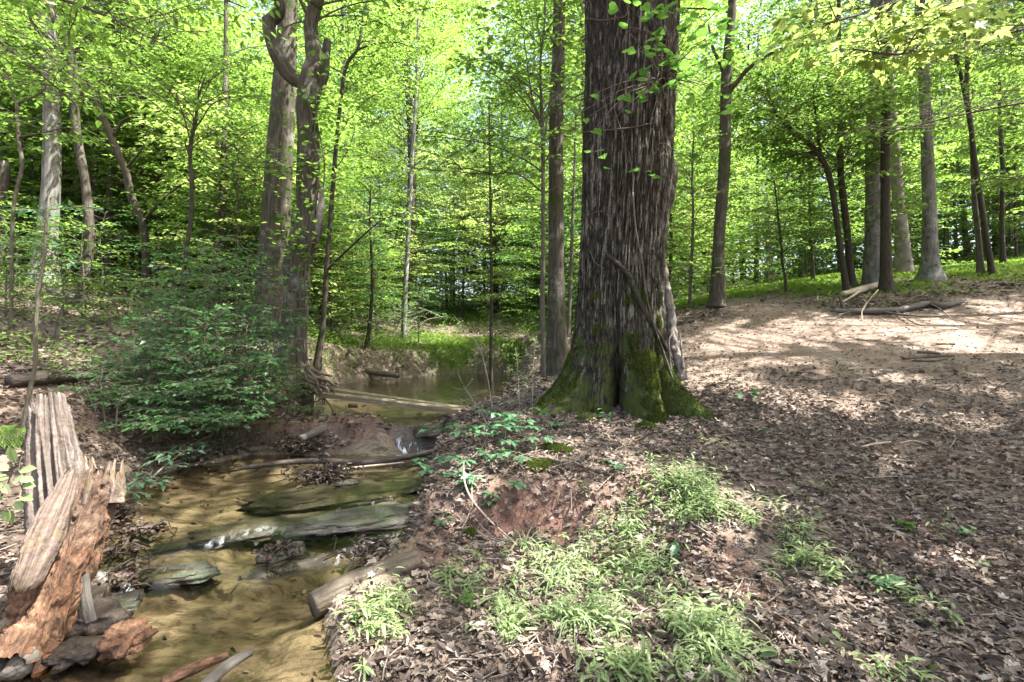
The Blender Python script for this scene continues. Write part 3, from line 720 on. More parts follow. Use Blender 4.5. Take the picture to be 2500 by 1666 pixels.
hero('tree', 'thin leaning tree rising from the stream bank right of the twisted forked tree', [(776,885,20),(789,791,13),(795,690,12),(803,580,11),(812,469,11),(825,312,10),(843,170,9),(874,118,7),(884,60,6),(892,0,5)], 11.8, 'bark_dark', [(.1,0,1.5,.7)],
     und(R=2.4, nb=40, **{'from': .45}), limbs=[([(868,125),(905,110),(963,103),(1012,118)], 11.8, 6, 2, dict(R=1.0, nb=12, L=.11)), ([(798,660),(860,600),(930,540),(990,520)], (11.8,10.6), 6, 2, dict(R=1.0, nb=14, L=.11))], seed=15, sides=9, flare=.3, filt=False)
hero('tree', 'slender straight tree beyond the pool, mid-way between the forked tree and the huge trunk', [(986,812,14),(990,700,12),(995,600,11),(1008,357,10),(1015,250,9),(1019,134,8),(1022,20,6)], 19.5, 'bark_grey', [(.1,0,2,.7)],
     und(R=2.6, nb=50, **{'from': .3}), limbs=[([(1010,262),(985,200),(957,161)], 13, 5, 2, dict(R=.9, nb=8, L=.11))], seed=16, sides=8, flare=.3, filt=False)
hero('sapling', 'thin dark sapling on the far bank beyond the plank bridge', [(893,866,13),(903,790,9),(909,696,7),(906,607,6),(903,520,5),(906,440,3)], 16, 'bark_dark', None, und(R=1.3, nb=24, **{'from': .4}), seed=17, sides=7, flare=.2)
hero('sapling', 'straight thin stem among the leaves half-way between pool and huge trunk', [(1199,806,9),(1200,696,8),(1198,560,7),(1196,402,6),(1194,250,4)], 14, 'bark_dark', None, und(R=2.0, nb=36, **{'from': .25}), seed=18, sides=7, filt=False)
hero('sapling', 'thin green stem between the dark ridged tree and the huge mossy trunk', [(1388,800,10),(1393,690,9),(1397,560,8),(1402,420,6),(1406,260,4)], 12, 'bark_thin', None, und(R=1.6, nb=30, **{'from': .3}), seed=19, sides=7, filt=False)
# left hillside
hero('tree', 'tall straight grey tree on the left slope', [(108,660,50),(113,600,42),(125,446,37),(127,223,34),(120,89,34),(117,0,32)], 12, 'bark_grey', [(.1,0,3,.9),(.2,.2,4,.7),(0,0,3,.5)], can(R=4.0, nb=34, **{'from': .74}), seed=21, sides=18)
hero('tree', 'bending brown tree with a crooked top on the left slope', [(195,756,22),(206,680,22),(219,580,22),(210,460,19),(199,393,18),(185,312,19),(180,214,20),(170,112,20),(140,54,18),(112,10,14)], 9.5, 'bark', [(-.4,0,.8,.7),(-.3,0,1.5,.5)],
     und(R=2.6, nb=44, **{'from': .55}), limbs=[([(172,120),(150,128),(110,85),(76,49),(66,0)], 9.5, 9, 5, None), ([(181,130),(205,95),(228,78)], 9.5, 6, 2, dict(R=.8, nb=8, L=.11))], seed=22, sides=12)
hero('tree', 'dark tree leaning hard to the left on the left slope', [(357,650,19),(357,612,19),(348,545,17),(321,482,17),(308,424,16),(281,357,16),(259,304,14),(228,237,12),(205,190,9),(170,140,7)], 11, 'bark_dark', [(-.5,0,.6,.6)],
     und(R=2.4, nb=44, **{'from': .6}), limbs=[([(279,330),(300,295),(330,285),(357,277),(395,270)], 11, 8, 3, dict(R=1.1, nb=12, L=.11)), ([(353,536),(400,485),(446,451),(490,430)], 11, 7, 3, dict(R=1.1, nb=12, L=.11)),
            ([(308,411),(345,365),(370,312)], 11, 6, 2, dict(R=.9, nb=9, L=.11)), ([(240,245),(262,235),(310,200)], 11, 6, 2, dict(R=.9, nb=9, L=.11))], seed=23, sides=12)
hero('sapling', 'thin crooked black-stemmed sapling above the big shrub', [(442,748,10),(453,625,10),(466,536,10),(469,446,10),(464,379,9),(470,330,9),(478,295,8),(484,240,5),(500,190,4)], 9, 'bark_dark', None,
     und(R=1.7, nb=32, **{'from': .55}), limbs=[([(464,385),(452,350),(458,340)], 9, 5, 3, None)], seed=24, sides=8, flare=.2)
hero('tree', 'straight dark tree partly veiled by leaves right of the crooked sapling', [(530,745,22),(540,616,19),(543,520,17),(547,446,16),(548,330,14),(550,200,12),(552,60,10)], 12, 'bark', [(0,0,2.5,.6)], und(R=2.6, nb=40, **{'from': .5}), seed=25, sides=10)
hero('sapling', 'wavy thin sapling forking near the left edge of the wood', [(28,690,8),(31,536,8),(40,469,8),(54,402,8),(45,335,8),(42,250,7)], 8, 'bark_thin', None, None,
     limbs=[([(42,252),(25,215),(18,192),(10,120)], 8, 5, 2, dict(R=.9, nb=10, L=.11)), ([(42,252),(75,240),(107,219),(120,180)], 8, 5, 2, dict(R=.9, nb=10, L=.11)), ([(45,335),(100,325),(170,310)], 8, 4, 2, dict(R=.8, nb=9, L=.11))], seed=26, sides=8)
hero('tree', 'broken-topped dark trunk at the very left edge of the wood', [(4,640,24),(6,560,22),(9,450,21),(12,395,20)], 12, 'bark', None, None, seed=27, sides=10, wob=.2)
hero('tree', 'faint straight trunk between the leaning tree and the bending tree', [(266,650,21),(268,560,18),(270,446,16),(272,300,14),(274,120,12)], 14, 'bark', [(0,0,3,.6)], und(R=2.6, nb=40, **{'from': .45}), seed=28, sides=9)
hero('sapling', 'bowed green stem in front of the leafy hollow, rising beside the rotten stump', [(54,1085,10),(58,1032,10),(75,944,10),(87,880,10),(86,814,9),(94,707,8),(107,638,7),(112,560,5),(120,480,4)], 4.4, 'bark_thin', None,
     dict(R=.45, nb=4, L=.07, e0=.4, e1=-.2, br=.006, tg=.16, tl=.4, wr=.62, **{'from': .66}), seed=29, sides=9, flare=.2, leafmat='leaf_creeper')
# right-hand wood
hero('tree', 'dark upright tree at the edge of the track, just right of the huge trunk', [(1750,752,36),(1752,700,32),(1756,574,27),(1768,411,28),(1771,300,26),(1773,191,25),(1782,86,22),(1788,0,20)], 12, 'bark', [(.1,0,2.5,.9),(.2,0,3,.7),(0,0,3,.4)],
     can(R=3.6, nb=40, **{'from': .66}), limbs=[([(1772,235),(1792,210),(1825,170),(1863,143),(1900,122),(1940,115),(2026,105)], (12,11), 13, 4, dict(R=1.2, nb=14, L=.13)), ([(1772,190),(1755,150),(1738,110),(1730,60)], 12, 10, 5, None)], seed=31, sides=14)
hero('tree', 'thick straight grey-brown tree, left of a close pair beside the track', [(2136,708,46),(2135,640,42),(2134,480,37),(2134,335,35),(2143,143,30),(2141,0,28)], 14, 'bark_grey', [(.1,0,3,.9),(.2,.2,4,.7),(0,0,3,.5)], can(R=4.4, nb=50, **{'from': .64}), seed=32, sides=18)
hero('tree', 'slimmer dark tree, right of a close pair beside the track', [(2164,722,28),(2163,650,24),(2162,480,21),(2162,335,20),(2165,167,18),(2170,0,16)], 12.6, 'bark_dark', [(.1,0,3,.8),(0,0,3,.6)], can(R=3.2, nb=36, **{'from': .7}), seed=33, sides=12)
hero('tree', 'pale leaning trunk behind the close pair beside the track', [(2206,672,36),(2203,600,31),(2193,478,26),(2186,383,22),(2176,250,20),(2166,100,18)], 17, 'pale_vine', [(-.3,0,3,.8),(0,0,4,.5)], can(R=3.6, nb=40, **{'from': .62}), seed=34, sides=14)
hero('tree', 'smooth grey tree with a flared foot where the grass meets the track', [(2271,694,42),(2271,640,32),(2268,478,28),(2258,239,23),(2248,48,22),(2246,0,21)], 14, 'bark_grey', [(.0,0,3,.9),(.2,.2,4,.7),(0,0,3,.5)], can(R=4.2, nb=48, **{'from': .66}), seed=35, sides=18, flare=.8)
hero('tree', 'slim pale stem, left of two slim twin trees on the grassy slope', [(2394,668,15),(2388,580,12),(2378,478,11),(2373,335,11),(2360,239,11),(2361,143,9),(2356,0,8)], 14, 'bark_thin', [(0,0,2,.6)], und(R=2.4, nb=34, **{'from': .62}), seed=36, sides=9, filt=False)
hero('tree', 'slim dark stem, right of two slim twin trees on the grassy slope', [(2421,662,13),(2408,580,12),(2396,500,12),(2382,406,11),(2368,300,10),(2345,182,8),(2328,110,6),(2322,30,5)], 13.8, 'bark_dark', [(0,0,1.5,.6)], und(R=2.2, nb=34, **{'from': .62}), seed=37, sides=9, filt=False)
hero('tree', 'dark tree arching over to the left above the track', [(2067,716,14),(2058,650,13),(2050,598,13),(2036,488,13),(2016,406,13),(1978,354,12),(1930,316,9),(1897,282,7),(1883,249,5),(1870,200,4)], 13, 'bark_dark', None,
     und(R=2.8, nb=74, L=.13, **{'from': .42}), limbs=[([(2010,400),(1998,340),(1990,270),(1985,200)], 13, 7, 3, dict(R=1.2, nb=14, L=.11))], seed=38, sides=10, filt=False)
hero('tree', 'leafy upright trunk standing beside the foot of the arching tree', [(2081,706,17),(2075,640,15),(2069,574,15),(2055,454,15),(2052,397,14),(2050,250,12),(2048,100,10)], 14, 'bark_dark', [(0,0,3,.6)], und(R=2.5, nb=70, L=.13, **{'from': .3}), seed=39, sides=10, filt=False)
hero('sapling', 'little crooked sapling alone on the grass left of the track trees', [(1918,706,7),(1917,680,6),(1910,640,6),(1909,612,6),(1903,560,6),(1898,510,4),(1890,440,3)], 14, 'bark_dark', None, und(R=1.5, nb=26, L=.10, **{'from': .4}), seed=40, sides=7, filt=False)
hero('tree', 'reddish dead trunk standing far back across the grass', [(1880,672,20),(1878,620,16),(1876,560,14),(1874,500,12)], 26, 'pale_vine', None, None, seed=41, sides=10)
for k, (u, v, wd_, lean, lab) in enumerate([(2362,640,13,-22,'dark slanting far trunk right of the flared grey tree'), (2335,628,8,-10,'thin far trunk beside a dark slanting one'), (2450,624,16,14,'far upright brown trunk near the right edge'), (2485,620,13,-6,'rightmost far brown trunk on the ridge'),
                                        (2432,628,14,-4,'far brown trunk behind the twin slim trees'), (1848,672,9,2,'leftmost thin far trunk across the grass'), (1955,668,10,0,'far dark trunk between the lone sapling and the arching tree'), (1720,700,11,3,'far trunk close left of the dark upright tree')]):
    hero('tree', lab, [(u,v,wd_),(u+lean*.3,v-80,wd_*.9),(u+lean,v-250,wd_*.75),(u+lean*1.3,v-420,wd_*.6)], 27, 'bark', [(0,0,4,.5)], dict(R=3.0, nb=26, L=.22, e0=.6, e1=-.1, br=.02, tg=.4, tl=.4, wr=.62, **{'from': .45}), seed=50 + k, sides=8)
hero('sapling', 'leafy sapling with bright layered leaves between the huge trunk and the dark upright tree', [(1684,742,8),(1686,690,7),(1690,610,7),(1692,520,6),(1690,420,5),(1694,320,3)], 13, 'bark_thin', None, und(R=1.7, nb=46, L=.12, **{'from': .2}), seed=42, sides=7, filt=False, leafmat='leaf_light')
hero('sapling', 'leafy young tree spreading bright leaves between the arching tree and the lone sapling', [(1985,692,9),(1984,640,8),(1980,560,7),(1976,450,6),(1978,330,4)], 17, 'bark_thin', None, und(R=2.3, nb=54, L=.14, **{'from': .3}), seed=43, sides=7, filt=False)
hero('tree', 'leafy young tree spreading its crown behind the slim twin trees', [(2450,662,12),(2446,560,11),(2448,420,9),(2440,260,7),(2444,120,5)], 17, 'bark_dark', None, und(R=2.8, nb=64, L=.15, **{'from': .3}), seed=44, sides=8, filt=False)
# trees out of view: some have limbs reaching in, others are added for shade
def outside_tree(label, x, y, h, r0, cr_, seed, limbs=(), name='tree', lm=(1, 'maple', .95)):
    r = np.random.default_rng(seed); zg = hz(x, y); root = empty(name, (x, y, zg), label, 'tree')
    P = smooth_path([(x, y, zg - .3), (x + r.normal(0, .1), y, zg + h * .4), (x + r.normal(0, .3), y + r.normal(0, .3), zg + h)], 40)
    wood = MB(); tube(wood, P, np.linspace(r0 * 1.2, r0 * .2, 40), 14, 0, .5, .07, 5, seed)
    cr = Crown(r); lf = MB()
    grow(r, wood, cr, P[int(40 * cr_.get('from', .5)):], cr_['R'], cr_['nb'], cr_['L'], e0=cr_['e0'], e1=cr_['e1'], br=cr_['br'], twig_gap=cr_['tg'], twig_len=cr_['tl'], wood_mat=1, sp=cr_.get('sp'))
    cr.flush(lf, cr_['L'])
    for pts, w0, lspec in limbs:
        S = smooth_path(pts, 24); tube(wood, S, np.linspace(w0, .008, 24), 7, 0, .5, .05, 5, seed)
        c2 = Crown(r); grow(r, wood, c2, S[10:], lspec['R'], lspec['nb'], lspec['L'], e0=.3, e1=-.25, br=.008, twig_gap=.16, wood_mat=1, sp=lspec['L'] * .7, filt=False)
        c2.flush(lf, lspec['L'], wr=lm[2], shape=lm[1], mat=lm[0], tilt=.55, droop=.25)
    part(wood, 'trunk', [M['bark'], M['bark_thin']], root)
    part(lf, 'crown', [M['leaf'], M['leaf_light']], root, smooth=False)
outside_tree('tree beyond the right edge whose low limb holds pale yellow-green maple leaves', 9.6, 7.0, 15, .24, can(R=5.4, nb=110), 61,
             limbs=[([W(2900, 40, 6.9), W(2600, 20, 6.4), W(2340, -40, 6.0), W(2150, 20, 5.7), W(2010, 60, 5.5)], .05, dict(R=1.05, nb=26, L=.14)),
                    ([W(2340, -40, 6.0), W(2230, 40, 5.9), W(2180, 150, 5.8)], .02, dict(R=.6, nb=14, L=.14)), ([W(2340, -40, 6.0), W(2280, 60, 5.7), W(2210, 130, 5.5), W(2080, 120, 5.4)], .02, dict(R=.75, nb=18, L=.14))])
outside_tree('canopy tree added out of view beyond the right edge to shade the track', 15.5, 10.5, 16, .26, can(R=5.8, nb=110), 62)  # stands out of view, added so its crown shades the track
outside_tree('canopy tree added out of view downhill of the track to shade the near slope', 12.2, 3.6, 16, .25, can(R=5.6, nb=110), 65)  # out of view, put here to darken the near slope
outside_tree('tree just beyond the right edge whose leafy limbs hang across the track', 13.4, 8.2, 12, .15, can(R=3.6, nb=70, L=.15, **{'from': .55}), 68, lm=(0, 'oval', .6),
             limbs=[([W(2900, 250, 8.6), W(2600, 240, 9), W(2350, 280, 9.2), W(2150, 330, 9.4)], .03, dict(R=1.4, nb=34, L=.12)), ([W(2900, 100, 8.6), W(2600, 60, 8.5), W(2400, 100, 8.5), W(2250, 160, 8.6)], .03, dict(R=1.3, nb=34, L=.12)), ([W(2900, 380, 9), W(2650, 420, 9.6), W(2450, 440, 10)], .025, dict(R=1.2, nb=26, L=.12))])
outside_tree('added tree directly behind the huge trunk, put there to shade the pool', 2.45, 15.0, 15, .2, can(R=4.8, nb=84), 69)  # trunk hidden; added to shade the pool and its far bank
outside_tree('canopy tree added far beyond the right edge on the ridge for its shade', 19.5, 14.5, 17, .25, can(R=5.6, nb=100), 66)  # added on the ridge to thicken the shade
outside_tree('young leafy tree added beyond the right edge beside the track for its shade', 11.2, 9.4, 9, .12, can(R=3.2, nb=70, L=.16), 67)  # another added tree, there for the shade it casts
outside_tree('canopy tree added right of the camera to shade the near bank', 6.6, 1.4, 15, .22, can(R=5.0, nb=100), 63)  # added beside the camera, its crown blocks sun from the near bank
outside_tree('canopy tree left of the rotten stump whose low limbs reach into the frame', -7.6, 4.6, 14, .22, can(R=4.2, nb=46), 64, lm=(0, 'oval', .55),
             limbs=[([W(-330, -250, 5.0), W(-100, -130, 5.4), W(80, -30, 5.6), W(260, 40, 5.8), W(420, 120, 5.9)], .035, dict(R=1.1, nb=24, L=.115)), ([W(-100, -130, 5.4), W(150, -120, 6.2), W(400, -60, 6.6), W(600, 20, 6.8)], .03, dict(R=1.2, nb=24, L=.115)), ([W(-200, 0, 6.0), W(-60, 60, 6.2), W(60, 150, 6.3), W(180, 250, 6.5)], .02, dict(R=.9, nb=14, L=.11))])
# ------------------------------------------------------------------ the huge mossy tree
BT_Y = 6.2
_bz = np.array([EYE - (v - 833) / F * BT_Y for v in (1060, 985, 900, 850, 740, 640, 425, 200, 0, -400, -1400)])
_bx = np.array([(c - 1250) / F * BT_Y for c in (1510, 1512, 1514, 1515, 1514, 1518, 1532, 1538, 1543, 1548, 1560)])
_br = np.array([104, 104, 105, 106, 106, 104, 108, 110, 115, 112, 70]) * BT_Y / F
_o = np.argsort(_bz); _bz, _bx, _br = _bz[_o], _bx[_o], _br[_o]
BT_G = hz(1.3, 6.0)
LOBES = [(206, .60, 13, .36), (182, .50, 16, .42), (150, .35, 22, .34), (235, .16, 13, .46), (284, .42, 14, .50), (322, .62, 12, .34), (300, .10, 9, .5), (352, .34, 17, .30), (30, .40, 20, .3), (75, .35, 22, .3), (112, .4, 20, .3), (254, -.40, 6, .75), (305, -.26, 5, .55)]
def bt_base(th, z):
    """radius of the huge trunk without its bark"""
    r = np.interp(z, _bz, _br); h = np.maximum(z - BT_G, -.25)
    d = np.degrees(th) % 360
    for a, amp, w_, hs in LOBES:
        q = (d - a + 180) % 360 - 180
        w2 = w_ * (1 + .5 * np.clip(h, 0, 1.2))
        r = r + amp * np.exp(-(q / w2) ** 2) * np.exp(-(np.maximum(h + .05, 0) / hs) ** 1.15)
    for a, zz, amp, w_ in ((2, 3.45, .07, 13), (355, 3.62, .05, 9), (352, 3.25, .05, 8), (300, 4.9, .05, 12), (262, 2.45, .02, 6)):
        q = (d - a + 180) % 360 - 180
        r = r + amp * np.exp(-(q / w_) ** 2 - ((z - zz) / .12) ** 2)
    return r
def bt_point(th, r, z): return np.stack([np.interp(z, _bz, _bx) + r * np.cos(th), BT_Y + r * np.sin(th), z], -1)
nth = 560
zs = np.concatenate([np.arange(BT_G - .35, 5.9, .0125), np.arange(5.9, 15, .12)])
TH, ZZ = np.meshgrid(np.arange(nth) / nth * 2 * PI, zs)
R0 = bt_base(TH, ZZ); Hb = ZZ - BT_G
cs, sn = np.cos(TH).ravel(), np.sin(TH).ravel(); zr = ZZ.ravel()
low = sstep(1.6, .4, Hb).ravel()
wx_ = .35 * fbm(np.stack([cs * 2, sn * 2, zr * 1.2], 1), 2, 71)
def ridged(fr, st, sd):
    q = np.stack([(cs + .04 * wx_) * fr, (sn + .04 * wx_) * fr, zr * st], 1)
    return np.clip(1 - np.abs(noise3(q, sd)) * 2.2, 0, 1)
rA = ridged(21, 1.7, 72); rB = ridged(40, 4.5, 73); rC = ridged(26, 5.5, 74)
fi = fbm(np.stack([cs * 40, sn * 40, zr * 14], 1), 3, 75)
disp = (1 - low) * (-.029 * rA * (.6 + .5 * rC) - .018 * rB) + low * (-.020 * rC - .014 * rB) + .008 * fi + .03 * fbm(np.stack([cs * 3, sn * 3, zr * .8], 1), 3, 76)
flake = fbm(np.stack([cs * 34, sn * 34, zr * 7], 1), 3, 77) - .5 * (rA - .45) * (1 - low)
Rf = R0 + disp.reshape(R0.shape)
Vb = bt_point(TH.ravel(), Rf.ravel(), zr)
root = empty('tree', (1.3, BT_Y, BT_G), 'huge old tree with dark ridged bark and mossy buttress roots on the stream bank', 'tree')
mb = MB(); mb.add(Vb, tube_faces(len(zs), nth), 0, np.clip(flake * .9 + .5, 0, 1), np.stack([cs * .55, sn * .55, zr], 1))
def limb(p, az, L, e0, e1, r0): 
    Bp = smooth_path(branch(np.random.default_rng(int(az * 10)), p, az, L, e0, e1), 14); tube(mb, Bp, np.linspace(r0, .03, 14), 8, 1, .5, .08, 5, 3); return Bp
rr = np.random.default_rng(5); cr = Crown(rr); lf = MB()
for k in range(11):
    z0 = 7.2 + k * .65; az = k * 2.4 + .5
    Bp = limb(np.array([np.interp(z0, _bz, _bx), BT_Y, z0]), az, rr.uniform(4.2, 6.2) * (1 - .035 * k), .7, .05, .16 * (1 - .05 * k))
    grow(rr, mb, cr, Bp[4:], 2.3, 20, .19, sp=.10, e0=.4, e1=-.1, br=.02, twig_gap=.36, wood_mat=2)
cr.flush(lf, .19)
# bark of the huge trunk: furrows and pale worn plates
t = NT('ridged_bark_huge'); b = t.attr('bk').outputs['Vector']; oc = t.n('TexCoord').outputs['Object']; fv = t.attr('var').outputs['Fac']
n1 = t.noise(b, 40, 6, .66, .4, off=(1, 1, .24)); n2 = t.noise(b, 110, 5, .62, 0, off=(1, 1, .35)); n3 = t.noise(oc, 2.0, 4, .6)
c = t.ramp(n1, [(.36, (.009, .0075, .0055)), (.52, (.034, .029, .021)), (.70, (.098, .085, .062))])
pl = t.ramp(t.math('ADD', t.math('MULTIPLY', fv, .62), t.math('ADD', t.math('MULTIPLY', n2, .32), t.math('MULTIPLY', n3, .22))), [(.70, (0, 0, 0)), (.88, (1, 1, 1))])
c = t.mix(t.math('MULTIPLY', pl, .85), c, t.ramp(n2, [(.3, (.085, .074, .054)), (.7, (.25, .23, .19))]))
dk = t.ramp(t.noise(oc, 1.3, 4, .6, .5, off=(1, 1, .35)), [(.50, (0, 0, 0)), (.62, (.75, .75, .75))])
c = t.mix(dk, c, (.022, .018, .014))
hgt = t.n('SeparateXYZ', Vector=oc).outputs['Z']
mg = t.ramp(t.math('SUBTRACT', t.math('ADD', t.noise(oc, 5.5, 5, .65), .12), t.math('MULTIPLY', hgt, .16)), [(.50, (0, 0, 0)), (.60, (1, 1, 1))])
c = t.mix(t.math('MULTIPLY', mg, .85), c, t.ramp(n2, [(.3, (.03, .045, .01)), (.7, (.065, .085, .018))]))
M['bark_huge'] = t.done(t.pbsdf(c, .9, .15, t.bump(t.math('ADD', n1, t.math('MULTIPLY', n2, .4)), .8, .02)))
part(mb, 'trunk', [M['bark_huge'], M['bark'], M['bark_thin']], root)
part(lf, 'crown', [M['leaf']], root, smooth=False)
# moss cushions on the roots: thousands of tiny tufts
mr = np.random.default_rng(8); nm = 190000
th = mr.random(nm) * 2 * PI; z = BT_G - .15 + 1.5 * mr.random(nm) ** 1.4
lob = bt_base(th, z) - np.interp(z, _bz, _br)
mnoise = 1.5 * fbm(np.stack([np.cos(th) * 4, np.sin(th) * 4, z * 4.5], 1), 4, 81)
dd = np.degrees(th)
front = np.exp(-(((dd - 205) / 40) ** 2)) * .20 + np.exp(-(((dd - 285) / 26) ** 2)) * .34 + np.exp(-(((dd - 318) / 16) ** 2)) * .3
ms_ = mnoise + front + np.clip(lob, 0, .35) * .9 - (z - BT_G) * .42 - np.where((dd > 235) & (dd < 262), .35, 0)
ok = ms_ > .20
th, z = th[ok], z[ok]
ii = np.clip(np.round(np.interp(z, zs, np.arange(len(zs)))).astype(int), 0, len(zs) - 1); jj = np.round(th / (2 * PI) * nth).astype(int) % nth
P = bt_point(th, Rf[ii, jj] + .002 + .008 * mr.random(len(th)), z)
out_ = np.stack([np.cos(th), np.sin(th), np.full(len(th), .35)], 1)
mm = MB(); D = nrm(out_ * .9 + mr.normal(0, .65, (len(P), 3)))
leaves(mm, P, D, mr.normal(0, 1, (len(P), 3)), mr.uniform(.010, .024, len(P)), .010, 'rhomb', 0, np.clip(.5 + .5 * mnoise[ok] + mr.normal(0, .22, len(P)), 0, 1), 1, 0)
part(mm, 'moss', [M['moss']], root, smooth=False)

def on_trunk(u, v, lift=.0):
    z = EYE - (v - 833) / F * (BT_Y - .55); y = BT_Y - .5
    for _ in range(6):
        x = (u - 1250) / F * y; z = EYE - (v - 833) / F * y; cx = np.interp(z, _bz, _bx)
        th_ = math.atan2(y - BT_Y, x - cx); r_ = float(bt_base(np.array([th_]), np.array([z]))[0]) + lift
        dx = np.clip(x - cx, -r_ * .995, r_ * .995); y = BT_Y - math.sqrt(max(r_ * r_ - dx * dx, 1e-4))
    return np.array([cx + dx, y, z])
vr = empty('vine', tuple(on_trunk(1657, 914)), 'thick dark mossy vine crossing the front of the huge trunk', 'vine')
vm = MB()
tube(vm, smooth_path([on_trunk(u, v, l) for u, v, l in [(1440, 600, -.04), (1487, 627, -.025), (1528, 665, -.02), (1548, 705, -.015), (1564, 744, -.012), (1590, 790, -.012), (1626, 850, -.012), (1650, 905, -.012), (1668, 950, .0)]], 60), [.010, .028, .034, .034, .031, .028, .026, .024, .02], 16, 0, .5, .6, 24, 4)
part(vm, 'stem', [M['dark_vine']], vr)
vr = empty('vine', tuple(on_trunk(1640, 900)), 'thin looping vines clinging to the huge trunk with round green leaves at the top', 'vine')
vm = MB()
for pts, rad in [([(1545, 470), (1552, 560), (1568, 640), (1578, 720), (1595, 790), (1620, 860), (1640, 930)], .010), ([(1430, 47), (1470, 50), (1505, 44), (1528, 38), (1535, 10)], .007), ([(1424, 325), (1480, 318), (1540, 312), (1592, 301)], .008),
                 ([(1535, 30), (1530, 75), (1520, 110), (1526, 150), (1515, 200), (1500, 260), (1520, 330), (1530, 390)], .006), ([(1532, 66), (1580, 76), (1600, 88), (1640, 105)], .005), ([(1440, 610), (1452, 640), (1475, 655)], .006), ([(1412, 540), (1450, 520), (1480, 515)], .006),
                 ([(1535, 370), (1545, 430), (1542, 500)], .005), ([(1610, 350), (1625, 352), (1640, 365)], .006)]:
    tube(vm, smooth_path([on_trunk(u, v, .022) for u, v in pts], 40), rad, 6, 0, .5, .1, 20, 5)
LT = [(1530,8,4.9),(1560,14,4.8),(1588,30,4.7),(1622,16,4.6),(1660,20,4.6),(1700,30,4.7),(1735,22,4.8),(1608,36,4.6),(1640,34,4.6),(1580,48,4.7),(1672,52,4.6),(1720,66,4.7),(1745,90,4.9),(1700,88,4.8),(1670,76,4.9),(1598,110,4.9),(1575,122,4.9),(1615,118,4.9),(1580,170,4.9),(1560,178,4.9),(1545,192,4.9),(1625,150,4.9),(1640,160,4.9),
      (1650,190,4.8),(1680,186,4.8),(1632,206,4.8),(1600,204,4.9),(1592,224,4.9),(1570,232,4.9),(1690,150,4.9),(1720,160,5.0),(1740,140,5.0),(1690,235,5.0),(1720,240,5.0),(1740,265,5.0),(1560,250,5.0),(1530,276,5.0),(1700,290,5.0),(1760,200,5.1),(1780,240,5.2),(1720,310,5.1),(1760,60,5.0),(1790,110,5.2),(1560,415,5.2),(1575,420,5.2),(1700,380,5.1),(1430,290,5.1),(1470,380,5.4),(1730,110,5.2),(1770,150,5.3)]
lp = np.array([W(u, v, y) for u, v, y in LT]); lr = np.random.default_rng(15)
lp = np.concatenate([lp, lp[lr.integers(0, len(lp), 75)] + lr.normal(0, .11, (75, 3))]); ll = MB()
leaves(ll, lp, rand_dir(lr, len(lp), .15), rand_up(lr, len(lp), .5), lr.uniform(.065, .125, len(lp)), lr.uniform(.065, .115, len(lp)), 'heart', 0, None, 1, .1)
hub = on_trunk(1640, 60, .03); hub2 = on_trunk(1618, 200, .03)
for k in range(0, len(lp), 2):
    h0 = hub if lp[k][2] > 5.0 else hub2
    md = (h0 + lp[k]) / 2 + np.array([0, -.02, .08]) + lr.normal(0, .03, 3)
    tube(vm, smooth_path([h0 + lr.normal(0, .02, 3), md, lp[k]], 8), [.005, .004, .002], 4, 0, .5, cap=False)
part(vm, 'stem', [M['vine']], vr); part(ll, 'foliage', [M['leaf_redbud']], vr, smooth=False)
vr = empty('vine', (1.98, 6.0, BT_G), 'pale peeling vine stem standing against the right side of the huge trunk', 'vine')
vm = MB(); S = smooth_path([W(1666, 930, 5.95), W(1655, 880, 6.0), W(1646, 840, 6.05), W(1640, 790, 6.1), W(1634, 735, 6.15), W(1627, 690, 6.2), W(1620, 630, 6.25)], 60)
tube(vm, S, [.06, .052, .05, .055, .045, .042, .02], 20, 0, .5, .75, 16, 6)
tube(vm, smooth_path([W(1640, 920, 5.8), W(1636, 870, 5.85), W(1634, 830, 5.9), W(1644, 812, 5.95)], 30), .009, 6, 0, .8, .1)
tube(vm, smooth_path([W(1668, 900, 5.9), W(1664, 850, 5.95), W(1660, 812, 6.0)], 30), [.02, .012, .006], 6, 0, .3, .1)
part(vm, 'stem', [M['pale_vine']], vr)
# vines hanging on the twisted tree
vr = empty('vine', tuple(W(735, 880, 8.45)), 'loose vines hanging down the peeling side of the twisted forked tree', 'vine')
vm = MB(); lf = MB(); lr = np.random.default_rng(16)
for pts in ([(776,300),(790,400),(782,480),(768,560),(752,640),(742,720),(740,800),(742,890)], [(760,210),(772,260),(768,330),(778,420),(770,520)], [(738,640),(730,720),(736,800),(730,880)], [(748,240),(762,300),(752,360),(760,430)], [(745,650),(752,720),(746,800),(752,900)],
            [(700,330),(690,300),(682,270)], [(690,160),(672,120),(668,80)]):
    tube(vm, smooth_path([W(u + lr.normal(0, 2), v, 8.36 + lr.normal(0, .03)) for u, v in pts], 40), lr.uniform(.007, .018), 6, 0, .5, .15, 12, 7)
S = smooth_path([W(786,455,8.3), W(784,500,8.28), W(780,540,8.28), W(772,575,8.32)], 20); tube(vm, S, [.02, .055, .065, .03], 10, 1, .9, .3, 10, 8, flat=.5)
pv = np.concatenate([W(720, 560, 8.2) + lr.normal(0, 1, (170, 3)) * np.array([.30, .12, .62]), W(800, 330, 8.5) + lr.normal(0, 1, (260, 3)) * np.array([.22, .25, .62]), W(700, 400, 8.2) + lr.normal(0, 1, (70, 3)) * np.array([.25, .1, .2])])
leaves(lf, pv, rand_dir(lr, len(pv), .2), rand_up(lr, len(pv), .6), lr.uniform(.07, .12, len(pv)), .075, 'heart', 0, None, 1, .1)
part(vm, 'stem', [M['vine'], M['pale_vine']], vr); part(lf, 'foliage', [M['leaf']], vr, smooth=False)
